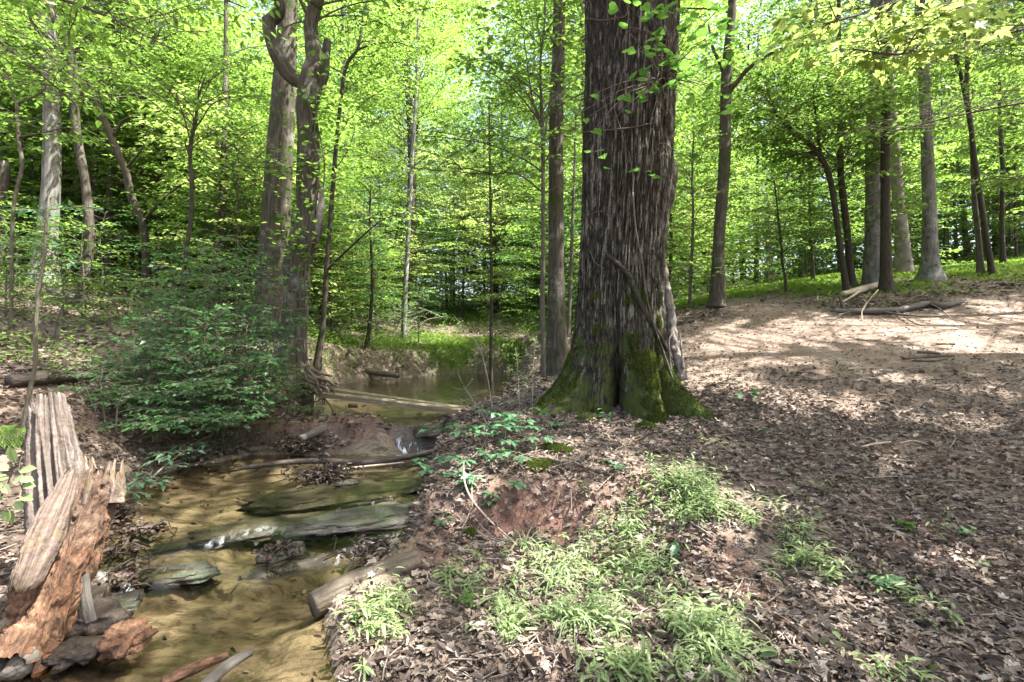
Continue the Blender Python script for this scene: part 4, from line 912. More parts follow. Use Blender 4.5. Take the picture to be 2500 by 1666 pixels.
# ------------------------------------------------------------------ trees filling the wood behind
def proto(name, label, group, h, r0, c, bark, seed, leafm='leaf'):
    r = np.random.default_rng(seed); root = empty(name, (0, 0, 0), label, 'tree', group)
    P = smooth_path([(0, 0, -.4), (r.normal(0, .05 * h / 5), r.normal(0, .05 * h / 5), h * .35), (r.normal(0, .09 * h / 5), r.normal(0, .09 * h / 5), h * .7), (r.normal(0, .12 * h / 5), r.normal(0, .12 * h / 5), h)], 26)
    wood = MB(); tube(wood, P, np.linspace(r0 * 1.15, r0 * .18, 26), 9, 0, .5, .06, 4, seed)
    cr = Crown(r); lf = MB(); i0 = int(26 * c.get('from', .3))
    grow(r, wood, cr, P[i0:], c['R'], c['nb'], c['L'], e0=c.get('e0', .5), e1=c.get('e1', -.12), br=c.get('br', .016), twig_gap=c['tg'], twig_len=c.get('tl', .4), wood_mat=1, sp=c.get('sp'), prof=c.get('prof'), tw_wood=False, filt=False)
    cr.flush(lf, c['L'], open_=False, wr=.62)
    part(wood, 'trunk', [M[bark], M['bark_thin']], root); part(lf, 'crown', [M[leafm]], root, smooth=False)
    return root
KINDS = {
 'slim': [proto('tree', 'slim understory tree with layered light green leaves, deep in the wood', 'understory trees deep in the wood', 7.5, .06, dict(R=2.8, nb=74, L=LL, tg=.18, **{'from': .12}), 'bark_dark', 101 + k, lm) for k, (lm, LL) in enumerate((('leaf', .125), ('leaf', .165), ('leaf_light', .10), ('leaf', .105)))],
 'sapl': [proto('sapling', 'leafy sapling with branches near the ground, among the trees deep in the wood', 'saplings deep in the wood', 4.2, .03, dict(R=1.9, nb=52, L=LL, tg=.155, **{'from': .06}), 'bark_thin', 111 + k, lm) for k, (lm, LL) in enumerate((('leaf', .105), ('leaf_dark', .09), ('leaf_light', .12), ('leaf', .14)))],
 'tall': [proto('tree', 'tall straight forest tree with a high crown, far back in the wood', 'tall trees far back in the wood', 19, .19, dict(R=4.4, nb=80, L=.19, tg=.28, br=.04, e0=.7, e1=0, **{'from': .28}), bk, 121 + k) for k, bk in enumerate(('bark', 'bark_grey', 'bark'))],
 'bush': [proto('bush', 'small leafy bush growing from the leaf litter between the trees', 'small bushes under the trees', 1.5, .014, dict(R=.85, nb=22, L=.085, tg=.15, e0=.6, e1=-.1, br=.008, **{'from': .06}), 'bark_thin', 131 + k, lm) for k, lm in enumerate(('leaf', 'leaf_dark'))],
}
used = set()
fr = np.random.default_rng(33)
def put(kind, x, y, s, dz=0):
    pr = KINDS[kind][fr.integers(0, len(KINDS[kind]))]
    o = pr if pr.name not in used else copy_tree(pr)
    used.add(pr.name)
    o.location = (x, y, hz(x, y) - .02 + dz); o.rotation_euler = (0, 0, fr.random() * 6.28); o.scale = (s, s, s * fr.uniform(.88, 1.15))
taken = []
def scatter(kind, n, u0, u1, y0, y1, mind, smin=.8, smax=1.25, pw=1.0, reject=None):
    k = 0; tries = 0
    while k < n and tries < n * 60:
        tries += 1
        u = fr.uniform(u0, u1); y = y0 + (y1 - y0) * fr.random() ** pw; x = (u - 1250) / F * y
        if max(float(sdist(np.array([x]), np.array([y]), UPP)[0]), float(sdist(np.array([x]), np.array([y]), LOW)[0])) > -.25: continue
        if float(path_mask(np.array([x]), np.array([y]))[0]) > .15: continue
        if reject and reject(u, y, x): continue
        if any((x - a) ** 2 + (y - b) ** 2 < (mind * (.6 + y / 40)) ** 2 for a, b in taken): continue
        taken.append((x, y)); put(kind, x, y, fr.uniform(smin, smax)); k += 1
glade = lambda u, y, x: -5.5 < x < 1.5 and y < 23.5
clear = lambda u, y, x: u > 1640 and y < 24
scatter('slim', 30, -250, 1240, 11.5, 20, 1.2, .8, 1.25, reject=lambda u, y, x: (u < 820 and y < 14.5) or glade(u, y, x))
scatter('slim', 45, -200, 1700, 17, 34, 1.4, .9, 1.3, reject=lambda u, y, x: clear(u, y, x) or glade(u, y, x))
scatter('slim', 26, 1640, 2800, 22, 36, 1.6, .9, 1.2)
scatter('sapl', 40, -250, 1260, 11, 24, .8, .7, 1.2, reject=lambda u, y, x: glade(u, y, x) or (u < 480 and y < 14))
scatter('tall', 12, 760, 1700, 25, 34, 1.8, .9, 1.2)
scatter('sapl', 46, 700, 1720, 17.5, 32, .8, .8, 1.3, reject=lambda u, y, x: clear(u, y, x) or glade(u, y, x))
scatter('slim', 12, -1500, -260, 8, 22, 1.6, .9, 1.2)
scatter('tall', 8, -1700, -300, 12, 30, 2.4, .8, 1.1)
scatter('sapl', 24, 1640, 2800, 21, 36, 1.1, .8, 1.2)
scatter('tall', 24, -300, 1700, 24, 46, 2.6, .85, 1.2, reject=clear)
scatter('tall', 24, 1600, 2900, 22, 48, 2.6, .85, 1.2)
scatter('bush', 22, -200, 640, 8, 18, .6, .7, 1.3)
scatter('bush', 22, 800, 1700, 14, 24, .6, .7, 1.4, reject=clear)
scatter('bush', 10, 1500, 2700, 18, 30, .8, .6, 1.2)
# the wood's far edge reads as one green mass
wr_ = np.random.default_rng(44); n = 320000
a = wr_.uniform(-1.15, 1.15, n); d = wr_.uniform(40, 66, n); x = np.sin(a) * d; y = np.cos(a) * d * .95 + 2
g = gh(x, y); hh = 36 * wr_.random(n) ** 1.3
cl = fbm(np.stack([x * .22, y * .22, hh * .28], 1), 3, 91)
okm = (cl + .35 * wr_.normal(0, 1, n) * .3 > -.24 + .004 * hh + .02 * (x > 14)) 
P = np.stack([x, y, g + hh], 1)[okm]
fw = MB(); leaves(fw, P, rand_dir(wr_, len(P), .3), rand_up(wr_, len(P), .6), wr_.uniform(.28, .5, len(P)), .28, 'rhomb', 0, np.clip(.5 + .9 * cl[okm] + wr_.normal(0, .15, len(P)), 0, 1), 1, .15)
tag(fw.build('distant_woods', [M['leaf']], smooth=False), 'far edge of the wood, a mass of sunlit green leaves', 'woods', kind='stuff')
# brush pile of grey dead twigs beyond the pool
bp = MB(); br_ = np.random.default_rng(45)
c0 = W(905, 752, 20.5); c0[2] = hz(c0[0], c0[1]) + .4
for k in range(130):
    p = c0 + br_.normal(0, 1, 3) * np.array([1.0, .5, .22]); d = rand_dir(br_, 1, .35)[0] * br_.uniform(.4, 1.1)
    tube(bp, smooth_path([p - d, p + br_.normal(0, .08, 3), p + d + br_.normal(0, .15, 3)], 6), [.012, .009, .003], 4, 0, br_.random(), cap=False)
bo = bp.build('brush_pile', [M['twig']], loc=(c0[0], c0[1], hz(c0[0], c0[1]))); tag(bo, 'tangled heap of grey dead twigs beyond the pool', 'brush pile')

# ------------------------------------------------------------------ logs, sticks and planks
def log(name, label, pts, rad, mat, cat, sides=14, wob=.14, twigs=(), n=30, seed=1, group=None, wsc=7):
    mb = MB(); S = smooth_path(pts, n); tube(mb, S, rad, sides, 0, .5, wob, wsc, seed)
    for tw, r_ in twigs: tube(mb, smooth_path(tw, 10), [r_, r_ * .7, r_ * .3], 6, 0, .5, .1, 9, seed)
    return tag(mb.build(name, [M[mat]], loc=S[0]), label, cat, group)
def GL(u, v, lift=0.0): g = G(u, v); return g + np.array([0, 0, lift])
def WL(u, v, z):        # point at height z seen at pixel (u, v)
    Y_ = (EYE - z) * F / (v - 833); return np.array([(u - 1250) / F * Y_, Y_, z])
log('log', 'short brown log with a sawn end lying half in the shallow water', [WL(762,1478,.06), WL(850,1435,.09), WL(940,1395,.11), WL(1020,1362,.15)], [.070,.078,.07,.06], 'log_wood', 'log', 20, .12, seed=3)
log('stick', 'grey gnarled stick lying on the sand at the bottom edge', [WL(470,1700,.02), WL(525,1652,.03), WL(560,1622,.035), WL(612,1592,.03)], [.022,.028,.024,.02], 'driftwood', 'stick', 12, .22, seed=4, wsc=14)
log('stick', 'flat orange-brown stick half sunk beside the grey gnarled stick', [WL(395,1668,.0), WL(480,1630,.012), WL(556,1600,.01)], [.022,.026,.014], 'rot_wood', 'stick', 12, .2, seed=5, wsc=12)
log('log', 'long dark waterlogged branch lying right across the stream', [WL(560,1150,.12), WL(640,1136,.15), WL(760,1126,.16), WL(900,1130,.15), WL(1000,1115,.20), WL(1086,1098,.30)], [.015,.028,.035,.034,.034,.028], 'debris', 'log', 12, .2, seed=6)
log('stick', 'thin pale stick lying against the long dark branch in the stream', [WL(830,1146,.14), WL(905,1138,.15), WL(985,1130,.16)], [.010,.014,.008], 'pale_log', 'stick', 8, .1, seed=7)
log('log', 'grey lichened log lying on the bank beside the mud dam', [WL(735,1072,.34), WL(790,1048,.39), WL(860,1026,.46)], [.04,.06,.05], 'driftwood', 'log', 16, .2, seed=8)
log('log', 'mossy log lying along the far edge of the upper pool', [W(780,900,14.6), W(880,905,14.6), W(975,918,14.4)], [.09,.11,.07], 'log_wood', 'log', 12, .2, seed=9)
log('log', 'dark rotting log lying across the left slope behind the rotten stump', [GL(20,948,.06), GL(120,940,.07), GL(230,934,.06)], [.06,.075,.05], 'debris', 'log', 12, .2, seed=10)
log('log', 'grey fallen log catching the sun high on the left slope', [W(120,712,9.9), W(165,722,9.8), W(215,738,9.6)], [.06,.07,.05], 'driftwood', 'log', 12, .15, seed=12)
log('stick', 'dark stick lying on brown leaves left of the big shrub', [GL(180,888,.03), GL(225,892,.03), GL(275,894,.02)], [.015,.022,.012], 'log_wood', 'stick', 8, .15, seed=13)
# on the track
def fallen(label, px, rad, mat='log_wood', lift=.03, cat='branch', name='fallen_branch', twigs=(), seed=1, wob=.16):
    pts = [GL(u, v, lift) for u, v in px]
    return log(name, label, pts, rad, mat, cat, 8, wob, twigs, 26, seed)
b0 = GL(2110, 772, .06)
fallen('long grey-brown fallen branch with side twigs lying on the track', [(2029,768),(2110,770),(2185,768),(2264,752),(2300,757),(2349,744)], [.03,.06,.065,.06,.06,.05], 'driftwood', .07, twigs=[([GL(2150,770,.06), GL(2230,785,.10), GL(2320,778,.06)], .025), ([GL(2270,752,.08), GL(2300,775,.12), GL(2335,795,.05)], .02), ([GL(2080,770,.06), GL(2040,782,.08), GL(2010,778,.02)], .02), ([GL(2185,768,.08), GL(2240,800,.05), GL(2310,798,.03)], .016)], seed=21)
fallen('bleached white log leaning at the foot of the close pair of trees', [(2055,730),(2100,718),(2140,706),(2154,700)], [.06,.085,.08,.05], 'pale_log', .10, 'log', 'log', [([GL(2110,715,.12), GL(2080,735,.10), GL(2048,745,.02)], .04)], 22)
fallen('dark stub standing upright at the left end of the fallen branch', [(2060,768),(2058,766),(2056,764)], .05, 'log_wood', .0, 'stub', 'branch_stub', [([GL(2060,768), GL(2060,768) + np.array([-.03, 0, .18]), GL(2060,768) + np.array([-.09, 0, .36])], .06)], 23)
fallen('pale thin twig arching up from the fallen branch on the track', [(2104,786),(2106,780)], .007, 'pale_log', .02, twigs=[([GL(2104,786,.0), GL(2108,780,.22), GL(2145,772,.52)], .010), ([GL(2106,782,.15), GL(2122,776,.34), GL(2130,774,.4)], .006)], seed=24)
for k, (lab, px, rad, mat) in enumerate([
    ('uppermost of the dark sticks on the sunlit right part of the track', [(2288,844),(2310,842),(2332,845)], .02, 'log_wood'), ('longest stick of the small bundle on the sunlit right part of the track', [(2205,880),(2260,876),(2328,872)], .03, 'log_wood'),
    ('short thick stick of the bundle on the sunlit right part of the track', [(2240,864),(2270,866),(2298,868)], .028, 'log_wood'), ('bent front stick of the bundle on the sunlit right part of the track', [(2232,884),(2275,884),(2312,879)], .02, 'log_wood'),
    ('short pale bent stick in the middle of the shaded track', [(2082,938),(2100,931),(2122,937)], [.008,.02,.012], 'pale_log'), ('small brown stick right of the pale bent stick on the track', [(2160,946),(2182,950)], .013, 'log_wood'),
    ('small pale stick pointing up the track', [(2235,952),(2254,944)], .014, 'pale_log'), ('pale short stick where the leaf slope meets the track', [(2018,980),(2034,984),(2048,991)], .014, 'pale_log'),
    ('thick pale short branch lying in a sun fleck near the right edge', [(2300,1022),(2322,1017),(2352,1019)], [.016,.03,.02], 'pale_log'), ('dark curved branch lying on the lower track near the right edge', [(2258,1038),(2300,1050),(2340,1069),(2378,1074)], [.012,.016,.018,.01], 'log_wood'),
    ('long thin straight stick lying down the leafy slope', [(1917,962),(1975,998),(2020,1025),(2066,1046)], [.008,.011,.011,.007], 'pale_log'), ('short pale log among dark leaves on the lower slope', [(2100,1099),(2135,1092),(2175,1086)], [.014,.02,.014], 'pale_log'),
    ('thin pale stick right of the short pale log on the slope', [(2196,1088),(2230,1084),(2268,1092)], .009, 'pale_log'), ('dark gnarled root showing through the leaves at the bottom right', [(1960,1566),(2010,1580),(2060,1592),(2122,1610)], [.012,.03,.032,.014], 'bark_dark'),
    ('dark branch lying across the far edge of the track', [(1868,733),(1885,728),(1904,722)], .035, 'log_wood'), ('dark stick lying on the top of the track', [(2440,706),(2455,705),(2472,707)], .03, 'log_wood'),
    ('twin-ended dark stick beyond the short pale bent stick', [(1952,930),(1990,932),(2040,928)], .012, 'log_wood'), ('brown forked stick in shade below the track', [(2130,985),(2165,990),(2185,1000)], .014, 'log_wood')]):
    fallen(lab, px, np.asarray(rad) * .75, mat, .015, 'stick', 'stick', seed=30 + k)
# loose curved vine runners on the eroded bank
log('runner', 'long pale bare vine curving down the red eroded bank', [GL(1132,1195,.22), GL(1133,1235,.16), GL(1150,1262,.10), GL(1190,1295,.07), GL(1225,1320,.06), GL(1262,1350,.05)], [.007,.008,.008,.007,.006,.005], 'pale_log', 'runner', 7, .1)
log('runner', 'short pale twig curling above the red eroded bank', [GL(1153,1255,.03), GL(1152,1225,.10), GL(1160,1210,.14), GL(1180,1206,.13)], .004, 'pale_log', 'runner', 6, .1)
# plank crossing
def plank(label, a, b, wd_, th_, seed):
    a, b = np.array(a), np.array(b); n = 40; t = np.linspace(0, 1, n)[:, None]; S = a * (1 - t) + b * t; r = np.random.default_rng(seed)
    d = nrm(b - a); s = nrm(np.cross([0, 0, 1.0], d)); u = np.cross(d, s)
    pr = np.array([(-.5, -.5), (.5, -.5), (.5, .38), (.46, .5), (-.46, .5), (-.5, .38)])
    wv = .012 * np.sin(t[:, 0] * 3.2 + seed) 
    V = S[:, None, :] + s * (pr[None, :, 0, None] * wd_) + u * (pr[None, :, 1, None] * th_) + np.array([0, 0, 1]) * wv[:, None, None]
    V = V + .0025 * noise3(V.reshape(-1, 3) * 30, seed).reshape(V.shape[:2])[..., None]
    mb = MB(); m = len(pr); L = np.linspace(0, np.linalg.norm(b - a), n)
    bk = np.stack([np.broadcast_to(pr[None, :, 0] * wd_, (n, m)), np.broadcast_to(pr[None, :, 1] * th_ * 2, (n, m)), np.broadcast_to(L[:, None], (n, m))], -1).reshape(-1, 3) + seed
    V = V.reshape(-1, 3); V = np.vstack([V, V[:m], V[-m:]]); bk = np.vstack([bk, bk[:m], bk[-m:]])
    mb.add(V, [tube_faces(n, m), np.array([[n * m, n * m + 5, n * m + 4, n * m + 3], [n * m, n * m + 3, n * m + 2, n * m + 1]]), np.array([[n * m + m + k for k in (0, 1, 2, 3)], [n * m + m + k for k in (0, 3, 4, 5)]])], 0, .5, bk)
    return tag(mb.build('wooden_plank', [M['plank']], loc=a, smooth=False), label, 'plank', 'planks laid across the stream')
plank('front weathered plank of the two laid across the stream', W(778,964,8.15), W(1168,1008,7.75), .20, .075, 1)
plank('back weathered plank of the two laid across the stream', W(812,955,8.45), W(1186,1003,8.05), .19, .06, 2)
pb = MB(); tube(pb, [W(850,988,8.2) + np.array([0, 0, -.02]), W(872,989,8.2) + np.array([0, .02, -.02])], .032, 4, 0, .3, .1)
tag(pb.build('wood_block', [M['plank']], loc=W(850, 988, 8.2)), 'small wooden block wedged under the front plank', 'wood block')
# ------------------------------------------------------------------ rocks, debris
def rock(name, label, c, size, rot, seed, mat='rock', rough=.26, cat='rock', flat=True, lay=True):
    n, m = 26, 40; ph = np.linspace(-PI / 2, PI / 2, n); th = np.arange(m) / m * 2 * PI
    PH, TT = np.meshgrid(ph, th, indexing='ij'); pw = lambda q, e: np.sign(q) * np.abs(q) ** e
    x = pw(np.cos(PH), .7) * pw(np.cos(TT), .85); y = pw(np.cos(PH), .7) * pw(np.sin(TT), .85); z = pw(np.sin(PH), .65)
    V = np.stack([x, y, z], -1).reshape(-1, 3)
    q = V * np.array([1, 1, .5]) * 1.6 + seed * 7.1
    k = 1 + rough * 1.6 * fbm(q, 3, seed) + rough * .5 * fbm(q * 4, 3, seed + 3)
    V = V * k[:, None]
    if lay: V[:, :2] *= (1 + .04 * np.sign(np.sin(V[:, 2] * 9 + fbm(q, 2, seed + 5) * 2)))[:, None]
    V = V * np.array(size) * np.array([1.08, 1.15, .72]) / 2
    cs_, sn_ = math.cos(rot), math.sin(rot); V = np.stack([V[:, 0] * cs_ - V[:, 1] * sn_, V[:, 0] * sn_ + V[:, 1] * cs_, V[:, 2] + .06 * (V[:, 0] * .3)], 1) + np.asarray(c)
    mb = MB(); mb.add(V, tube_faces(n, m)); return tag(mb.build(name, [M[mat]], loc=c, smooth=True), label, cat, 'slate rocks in the stream' if cat == 'rock' and mat == 'rock' else None)
rock('rock', 'pale-nosed flat slab forming the middle of the first ledge', WL(630,1292,.065), (1.05,.32,.14), .55, 1)
rock('rock', 'broad greenish flat slab above the first ledge', WL(835,1205,.07), (1.35,.62,.14), .38, 2)
rock('rock', 'dark layered slab on the right where the first ledge meets the bank', WL(890,1268,.085), (1.0,.42,.16), .45, 3)
rock('rock', 'low dark rock at the left of the second ledge', WL(430,1405,.03), (.5,.2,.11), .2, 5)
rock('rock', 'black wet rock at the right end of the second ledge', WL(690,1352,.07), (.26,.2,.13), .5, 6)
rock('rock', 'small black rock in shallow water near the rotten stump', WL(295,1475,.03), (.17,.14,.12), .3, 8)
rock('rock', 'dark stone at the lip of the little waterfall', W(1052,1052,6.5), (.36,.26,.2), .2, 13)
rock('rock', 'small dark stone in the middle pool below the long branch', WL(850,1180,.13), (.2,.12,.07), .6, 15)
rock('rotten_chunk', 'orange crumbling chunk of rotten wood lying in the water by the stump', WL(300,1562,.05), (.2,.16,.15), .1, 16, 'rot_wood', .45, 'rotten wood', lay=False)
rock('rotten_chunk', 'dark crumbled lump of rotten wood between stump and orange chunk', WL(185,1600,.01), (.2,.16,.10), .4, 17, 'debris', .5, 'rotten wood', lay=False)
rock('mud_bank', 'dark muddy mound at the foot of the rotten stump', WL(205,1490,.03), (.34,.34,.16), .5, 19, 'debris', .5, 'mud', lay=False)
def debris(label, c, R, n, seed, flatz=.35):
    r = np.random.default_rng(seed); mb = MB(); root = empty('debris_clump', c, label, 'debris')
    for k in range(n):
        p = np.asarray(c) + r.normal(0, .4, 3) * R * np.array([1, .8, flatz]); d = rand_dir(r, 1, .5)[0] * r.uniform(.25, .8) * R
        tube(mb, smooth_path([p - d * .5, p + r.normal(0, .1 * R, 3), p + d * .5], 5), [.004, .005, .002], 4, 0, r.random(), cap=False)
    lf = MB(); P = np.asarray(c) + r.normal(0, .4, (n * 3, 3)) * R * np.array([1, .8, flatz])
    leaves(lf, P, rand_dir(r, len(P), .5), rand_up(r, len(P), .9), r.uniform(.03, .07, len(P)), .03, 'litter', 0, r.random(len(P)) * .3, 1.3, .2)
    part(mb, 'twigs', [M['debris']], root); part(lf, 'leaves', [M['litter']], root)
debris('dark clump of twigs and leaves caught on the long branch in the stream', WL(790,1160,.16), .34, 120, 1)
debris('clump of dark twigs caught left of the first ledge', WL(275,1360,.08), .24, 90, 2)
debris('small clump of black leaves in the pool above the first ledge', WL(355,1292,.12), .15, 50, 3)
debris('tuft of roots and twigs hanging by the big shrub over the water', WL(275,1250,.18), .2, 70, 4)
debris('small pile of leaves caught on the second ledge', WL(680,1345,.10), .14, 45, 5)
debris('straggle of twigs below the second ledge near the stump', WL(290,1420,.05), .2, 60, 6)
debris('pile of brown leaves and twigs on the dam beside the waterfall', W(1110,1040,6.7), .3, 120, 7)
debris('dark muddy heap of leaves where the pool meets the rotten stump', WL(250,1310,.10), .26, 70, 10, .2)
debris('thin line of sodden twigs along the foot of the right bank', WL(930,1345,.10), .3, 60, 11, .12)
debris('scatter of sticks on the left end of the mud dam', W(740,1085,6.3), .34, 100, 8, .2)
# root mass of the twisted tree showing on the bank
rw = MB(); r = np.random.default_rng(61)
for k in range(26):
    a = W(735 + r.normal(0, 14), 905 + r.normal(0, 8), 8.5); b = W(785 + r.normal(0, 22), 950 + r.normal(0, 14), 8.2 + r.normal(0, .2))
    tube(rw, smooth_path([a, (a + b) / 2 + r.normal(0, .07, 3), b, b + r.normal(0, .1, 3) - [0, 0, .1]], 12), [.03, .02, .012, .004], 6, 0, r.random(), .2, 12, k)
tube(rw, smooth_path([W(735, 890, 8.55), W(750, 925, 8.4), W(768, 960, 8.3)], 16), [.09, .12, .07], 14, 0, .5, .3, 8, 3)
part(rw, 'roots', [M['slab_wood']], T2)
# ------------------------------------------------------------------ the rotten stump
st = empty('stump', tuple(WL(60, 1600, .0)), 'rotten broken stump with orange crumbling wood and a grey splintered top', 'stump')
def jag(mb, P, R, sides, mat, flute, jagamp, seed, flat=1.0, rough=.1, n=90, lo=0, fsc=5.5, foot=True):
    P = smooth_path(P, n); R = np.interp(np.linspace(0, 1, n), np.linspace(0, 1, len(R)), R); T, U, Wv = frames(P)
    th = np.arange(sides) / sides * 2 * PI; c_, s_ = np.cos(th), np.sin(th)
    top = 1 - jagamp * np.clip(.5 + .9 * noise3(np.stack([c_ * 4.2, s_ * 4.2, 0 * th + seed], 1), seed) + .35 * noise3(np.stack([c_ * 11, s_ * 11, 0 * th], 1), seed + 1), 0, 1)
    bot = lo * np.clip(.5 + noise3(np.stack([c_ * 3, s_ * 3, 0 * th + 5], 1), seed + 2), 0, 1)
    tt = np.linspace(0, 1, n)[:, None] * (top - bot)[None, :] + bot[None, :]
    ix = np.clip(tt * (n - 1), 0, n - 1.001); i0 = ix.astype(int); f = ix - i0
    lerp = lambda A: A[i0] * (1 - f)[..., None] + A[i0 + 1] * f[..., None]
    r2 = R[i0] * (1 - f) + R[i0 + 1] * f
    fl = noise3(np.stack([np.broadcast_to(c_ * fsc, tt.shape).ravel(), np.broadcast_to(s_ * fsc, tt.shape).ravel(), (tt * 1.0).ravel() + seed], 1), seed + 7).reshape(tt.shape)
    fl = -np.abs(fl) * 2 + .5
    base = lerp(P) + (c_[None, :, None] * lerp(U) + flat * s_[None, :, None] * lerp(Wv)) * r2[..., None]
    rg = (fbm((base.reshape(-1, 3)) * 16, 4, seed + 9) + .55 * fbm((base.reshape(-1, 3)) * np.array([60, 60, 34]), 3, seed + 11)).reshape(tt.shape)
    rr_ = r2 * (1 + flute * fl + rough * rg)
    V = lerp(P) + (c_[None, :, None] * lerp(U) + flat * s_[None, :, None] * lerp(Wv)) * rr_[..., None]
    L = np.linalg.norm(np.diff(P, axis=0), axis=1).sum()
    bk = np.stack([np.broadcast_to(c_ * R.mean(), tt.shape), np.broadcast_to(s_ * R.mean(), tt.shape), tt * L], -1)
    fs = [tube_faces(n, sides)]
    # the hollow inside of the broken top
    inn = lerp(P)[-1] + (c_[:, None] * lerp(U)[-1] + flat * s_[:, None] * lerp(Wv)[-1]) * (r2[-1] * .55)[:, None] - T[-1] * .10
    V = np.vstack([V.reshape(-1, 3), inn, inn.mean(0)[None] - T[-1] * .05]); bk = np.vstack([bk.reshape(-1, 3), bk[-1], bk[-1][:1]])
    a = np.arange(sides); b = (a + 1) % sides; k0 = (n - 1) * sides; k1 = n * sides
    fs.append(np.stack([k0 + a, k0 + b, k1 + b, k1 + a], 1)); fs.append(np.stack([k1 + a, k1 + b, np.full(sides, k1 + sides)], 1))
    mb.add(V, fs, mat, .5, bk)
m_ = MB(); jag(m_, [WL(20,1690,-.08) + [0, -.05, 0], W(55,1600,2.52), W(105,1500,2.62), W(150,1385,2.75), W(195,1270,2.9), W(238,1185,3.02), W(258,1150,3.06)], [.22,.20,.17,.17,.165,.135,.09], 110, 0, .14, .22, 3, .8, .26, 160, fsc=3)
part(m_, 'heartwood', [M['rot_wood']], st)
m_ = MB(); jag(m_, [W(150,1290,2.86), W(140,1215,2.90), W(130,1130,2.95), W(122,1050,3.0), W(116,968,3.05)], [.15,.14,.122,.105,.085], 150, 0, .30, .17, 5, .8, .08, 140, fsc=6)
part(m_, 'splintered_top', [M['grey_wood']], st)
m_ = MB(); jag(m_, [W(178,1150,2.72), W(158,1205,2.66), W(128,1275,2.58), W(96,1350,2.5), W(66,1420,2.43), W(52,1448,2.41)], [.05,.085,.11,.11,.09,.06], 100, 0, .16, .16, 8, .42, .12, 130, lo=.06, fsc=4)
part(m_, 'bark_slab', [M['slab_wood']], st)
m_ = MB(); jag(m_, [W(215,1220,3.0), W(212,1170,3.05), W(206,1120,3.1)], [.09,.075,.05], 60, 0, .3, .5, 11, .7, .2, 60)
part(m_, 'shard', [M['slab_wood']], st)
m_ = MB(); jag(m_, [W(265,1230,2.98), W(275,1180,3.02), W(284,1120,3.05)], [.08,.07,.04], 50, 0, .3, .5, 12, .6, .25, 60)
part(m_, 'shard', [M['slab_wood']], st)
m_ = MB(); jag(m_, [W(206,1230,2.62), W(216,1180,2.64), W(224,1135,2.66)], [.014,.018,.006], 20, 0, .2, .4, 13, .5, .1, 40)
part(m_, 'shard', [M['slab_wood']], st)
m_ = MB(); jag(m_, [W(215,1520,2.7), W(203,1450,2.72), W(192,1370,2.76)], [.045,.04,.045], 24, 0, .15, .1, 14, .45, .1, 40); part(m_, 'root', [M['driftwood']], st)
m_ = MB(); jag(m_, [WL(18,1652,.0), WL(55,1622,.05), WL(96,1600,.06)], [.05,.055,.05], 24, 0, .1, .1, 15, .7, .12, 40)
tag(m_.build('wood_block', [M['driftwood']], loc=WL(18, 1652, .0)), 'grey weathered block of wood at the foot of the rotten stump', 'wood block')
# ------------------------------------------------------------------ shrubs and small plants
def shrub(label, stems, leafL, R, nb, seed, mat='leaf_dark', name='shrub', open_=True, keep=1.0, br=.008, cat='shrub', wr=.52, tilt=.4, e0=.5):
    r = np.random.default_rng(seed); base = np.asarray(stems[0][0]); root = empty(name, (base[0], base[1], hz(base[0], base[1])), label, cat)
    wood = MB(); cr = Crown(r); lf = MB()
    for s in stems:
        S = smooth_path(s, 16); tube(wood, S, np.linspace(br * 1.6, br * .5, 16), 6, 0, r.random(), .05)
        grow(r, wood, cr, S[5:], R, nb, leafL, e0=e0, e1=-.25, br=br * .6, twig_gap=leafL * 1.7, twig_len=.42, sp=leafL * .62, filt=False)
    cr.flush(lf, leafL, wr, open_=open_, tilt=tilt, keep=keep, droop=.25)
    part(wood, 'stems', [M['bark_thin']], root); part(lf, 'foliage', [M[mat]], root, smooth=False)
def stem(u0, v0, y0, u1, v1, y1, bow=.15):
    a, b = W(u0, v0, y0), W(u1, v1, y1); a[2] = hz(a[0], a[1]) - .05
    return [a, (a + b) / 2 + np.array([0, -bow * .4, bow]), b]
bs = [(470,1030,6.5,330,740,6.9),(480,1030,6.5,450,660,6.8),(500,1030,6.5,560,650,6.8),(520,1030,6.6,650,700,6.9),(540,1030,6.6,700,800,6.9),(430,1040,6.3,290,900,6.2),(440,1040,6.2,340,1000,5.6),(500,1040,6.2,470,960,5.6),(540,1040,6.3,590,960,5.8),(560,1040,6.4,640,1010,6.1),(470,1040,6.2,420,1060,5.5),
      (480,1040,6.2,520,1060,5.6),(500,1040,6.4,400,850,6.2),(520,1040,6.4,560,860,6.2),(480,1030,6.4,380,780,6.3),(510,1030,6.4,500,770,6.2),(540,1030,6.4,620,790,6.3),(520,1030,6.4,620,900,6.0),(470,1030,6.3,330,860,6.0),(490,1030,6.3,460,880,5.9),(550,1040,6.3,680,920,6.3),(600,1020,6.6,720,720,7.0),(560,1020,6.6,610,620,7.0),(520,1020,6.7,520,600,7.1),(450,1040,6.1,290,1000,5.8),(500,1030,6.5,420,700,6.5),(560,1030,6.4,680,860,6.2),(540,1050,6.1,570,1040,5.6),(460,1050,6.0,370,1080,5.3)]
shrub('big green shrub spilling over the left bank above the stream', [stem(*q) for q in bs], .07, .56, 22, 71, br=.007, wr=.62, tilt=.95, e0=1.1)
shrub('lighter green leafy plant in the sun at the left end of the plank crossing', [stem(690,1000,7.3, 660,930,7.2,.05), stem(700,1005,7.2, 720,940,7.1,.05), stem(715,1010,7.0, 750,1000,6.8,.05), stem(690,1010,6.9, 690,1040,6.6,.05), stem(720,960,7.6, 700,900,7.6,.05)], .05, .34, 12, 72, 'leaf')
